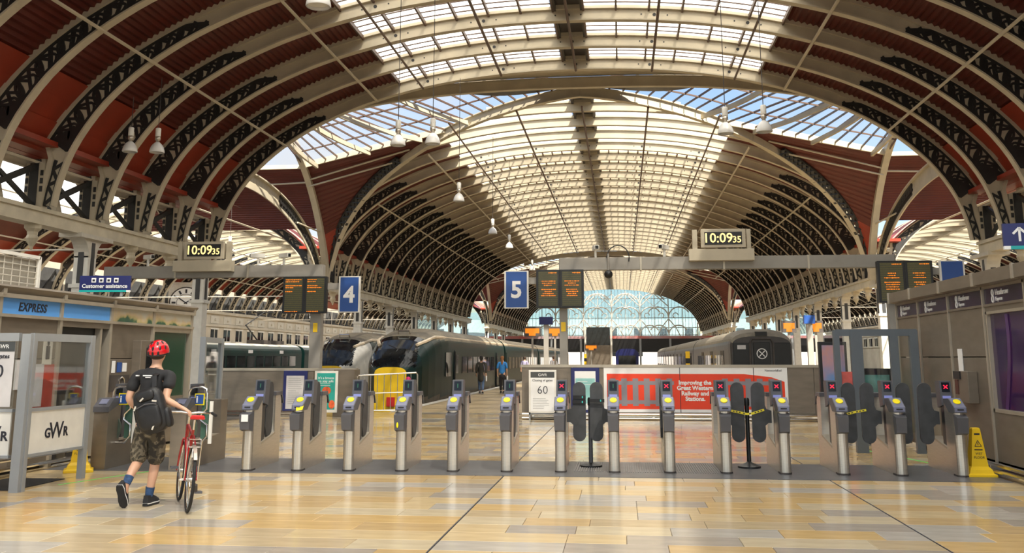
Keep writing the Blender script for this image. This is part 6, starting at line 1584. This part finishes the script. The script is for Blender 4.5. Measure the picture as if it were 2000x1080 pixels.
cr.tube([(BB[0], -0.07, BB[2]), (BB[0]-0.12, -0.08, BB[2]-0.12)], 0.009, 6).tube([(BB[0], 0.07, BB[2]), (BB[0]+0.12, 0.08, BB[2]+0.12)], 0.009, 6).tube([(BB[0], -0.07, BB[2]), (BB[0], 0.07, BB[2])], 0.014, 8).build('crankset', M['chrome'], bk)
for px_, py_, pz in ((BB[0]-0.12, -0.13, BB[2]-0.12), (BB[0]+0.12, 0.13, BB[2]+0.12)): MB().box((px_, py_, pz), (0.09, 0.08, 0.022)).build('pedal', M['gategrey'], bk)
MB().strip([(0.0, -0.055, WRAD+0.04), (BB[0], -0.05, BB[2]+0.09)], 0.006, 0.012).strip([(0.0, -0.055, WRAD-0.04), (BB[0], -0.05, BB[2]-0.09)], 0.006, 0.012).build('chain', M['dark'], bk)
MB().tube([(-0.02, -0.06, WRAD-0.05), (0.02, -0.07, WRAD-0.12)], 0.02, 6).build('derailleur', M['dark'], bk)

# ---------------------------------------------------------------- other people
def figure(x, y, rz, h, label, top, trousers, hair, coat=None, longhair=0.0, stride=0.16, bag=False, sub=1):
    p = empty('person', (x, y, 0), rz=rz); tag(p, label, 'person'); k = h/1.70; p.scale = (k, k, k)
    s_ = stride
    b = [[('pel', (0, 0, 0.92), (0.14, 0.10)), ('chs', (0, 0, 1.20), (0.14, 0.10)), ('shc', (0, 0, 1.38), (0.10, 0.07)), ('nck', (0, 0.01, 1.48), 0.05), ('hd', (0, 0.02, 1.58), (0.075, 0.088)), ('ht', (0, 0.02, 1.66), (0.055, 0.065))],
         [('shc', 0, 0), (None, (-0.17, 0, 1.36), 0.05), (None, (-0.22, -0.03, 1.10), 0.04), ('wr-0.220', (-0.22, 0.06, 0.87), 0.026)], [('shc', 0, 0), (None, (0.17, 0, 1.36), 0.05), (None, (0.22, -0.05, 1.10), 0.04), ('wr0.220', (0.22, -0.03, 0.87), 0.026)],
         [('pel', 0, 0), (None, (-0.09, 0, 0.86), 0.08), (None, (-0.085, s_*0.7, 0.47), 0.056), (None, (-0.08, s_, 0.09), 0.036), (None, (-0.08, s_+0.13, 0.04), 0.028)],
         [('pel', 0, 0), (None, (0.09, 0, 0.86), 0.08), (None, (0.085, 0.02, 0.47), 0.056), (None, (0.08, -s_, 0.12), 0.036), (None, (0.08, -s_+0.12, 0.04), 0.028)], [('hd', 0, 0), (None, (0, 0.12, 1.575), 0.012)]]
    b += hand((-0.22, 0.06, 0.87), (0, 0.2, -1), (0.1, 1, 0), (-1, 0, 0)) + hand((0.22, -0.03, 0.87), (0, 0.1, -1), (-0.1, 1, 0), (1, 0, 0))
    skin_mesh('body', b, M['skin'], p, sub=sub)
    low = 0.50 if coat else 0.84
    sh = [[('a', (0, 0, low), (0.17, 0.13)), ('m', (0, 0, 1.02), (0.155, 0.12)), ('c', (0, 0, 1.20), (0.165, 0.12)), ('d', (0, 0, 1.39), (0.12, 0.085)), (None, (0, 0.01, 1.45), (0.065, 0.062))],
          [('d', 0, 0), (None, (-0.17, 0, 1.365), 0.068), (None, (-0.225, -0.03, 1.10), 0.060)]+([(None, (-0.22, 0.05, 0.92), 0.05)] if coat else []), [('d', 0, 0), (None, (0.17, 0, 1.365), 0.068), (None, (0.225, -0.05, 1.10), 0.060)]+([(None, (0.22, -0.03, 0.92), 0.05)] if coat else [])]
    skin_mesh('coat' if coat else 'top', sh, top, p, sub=sub)
    skin_mesh('trousers', [[('a', (0, 0, 0.95), (0.145, 0.11)), ('b', (0, 0, 0.86), (0.14, 0.115)), (None, (-0.09, 0.03, 0.74), 0.095), (None, (-0.085, s_*0.7, 0.47), 0.075), (None, (-0.08, s_, 0.12), 0.058)],
         [('b', 0, 0), (None, (0.09, 0.01, 0.74), 0.095), (None, (0.085, 0.02, 0.47), 0.075), (None, (0.08, -s_, 0.15), 0.058)]], trousers, p, sub=sub)
    hm = MB().ball((0, 0.0, 1.60), (0.092, 0.10, 0.105), 14, 10)
    if longhair: hm.ball((0, -0.075, 1.60-longhair/2), (0.05, 0.04, longhair/2+0.03), 10, 8)
    hm.build('hair', hair, p, smooth=True)
    for sx, sy in ((-0.08, s_+0.18), (0.08, -s_+0.17)): shoe(p, (sx, sy, 0.002), None, 0.0)
    if bag: MB().box((0.24, -0.02, 0.68), (0.05, 0.20, 0.24)).build('carrier_bag', M['print'], p, bevel=0.02)
    return p
cl = lambda n, c: mat(n, c, 0.8, var=0.12, scale=9)
figure(-6.45, 45.2, 0.05, 1.72, 'person with dark hair in a long olive coat walking beside the green train', cl('olive_cloth', (0.05, 0.045, 0.035)), cl('jeans', (0.07, 0.11, 0.19)), cl('dark_hair', (0.02, 0.016, 0.013)), coat=True, longhair=0.12, bag=True)
figure(-5.55, 45.8, 0.0, 1.72, 'person in a bright blue top and black trousers on the platform', cl('blue_cloth', (0.03, 0.20, 0.52)), cl('black_cloth', (0.015, 0.014, 0.016)), cl('auburn_hair', (0.22, 0.09, 0.03)), longhair=0.30, bag=True)
figure(-4.55, 66, 0.2, 1.75, 'person in a white shirt partly behind the partition near the middle', cl('white_cloth', (0.65, 0.66, 0.72)), cl('grey_cloth', (0.10, 0.10, 0.12)), cl('brown_hair', (0.06, 0.03, 0.02)))
figure(-6.1, 62, 0.1, 1.72, 'person in a pale lilac shirt just beyond the one in blue', cl('lilac_cloth', (0.30, 0.28, 0.42)), cl('grey_cloth', (0.08, 0.08, 0.10)), cl('brown_hair', (0.05, 0.03, 0.02)))
figure(10.4, 52, 0.1, 1.70, 'person in a white top behind the partition, right of the grey train', cl('white_cloth', (0.70, 0.66, 0.62)), cl('grey_cloth', (0.08, 0.08, 0.10)), cl('dark_hair', (0.02, 0.016, 0.013)))
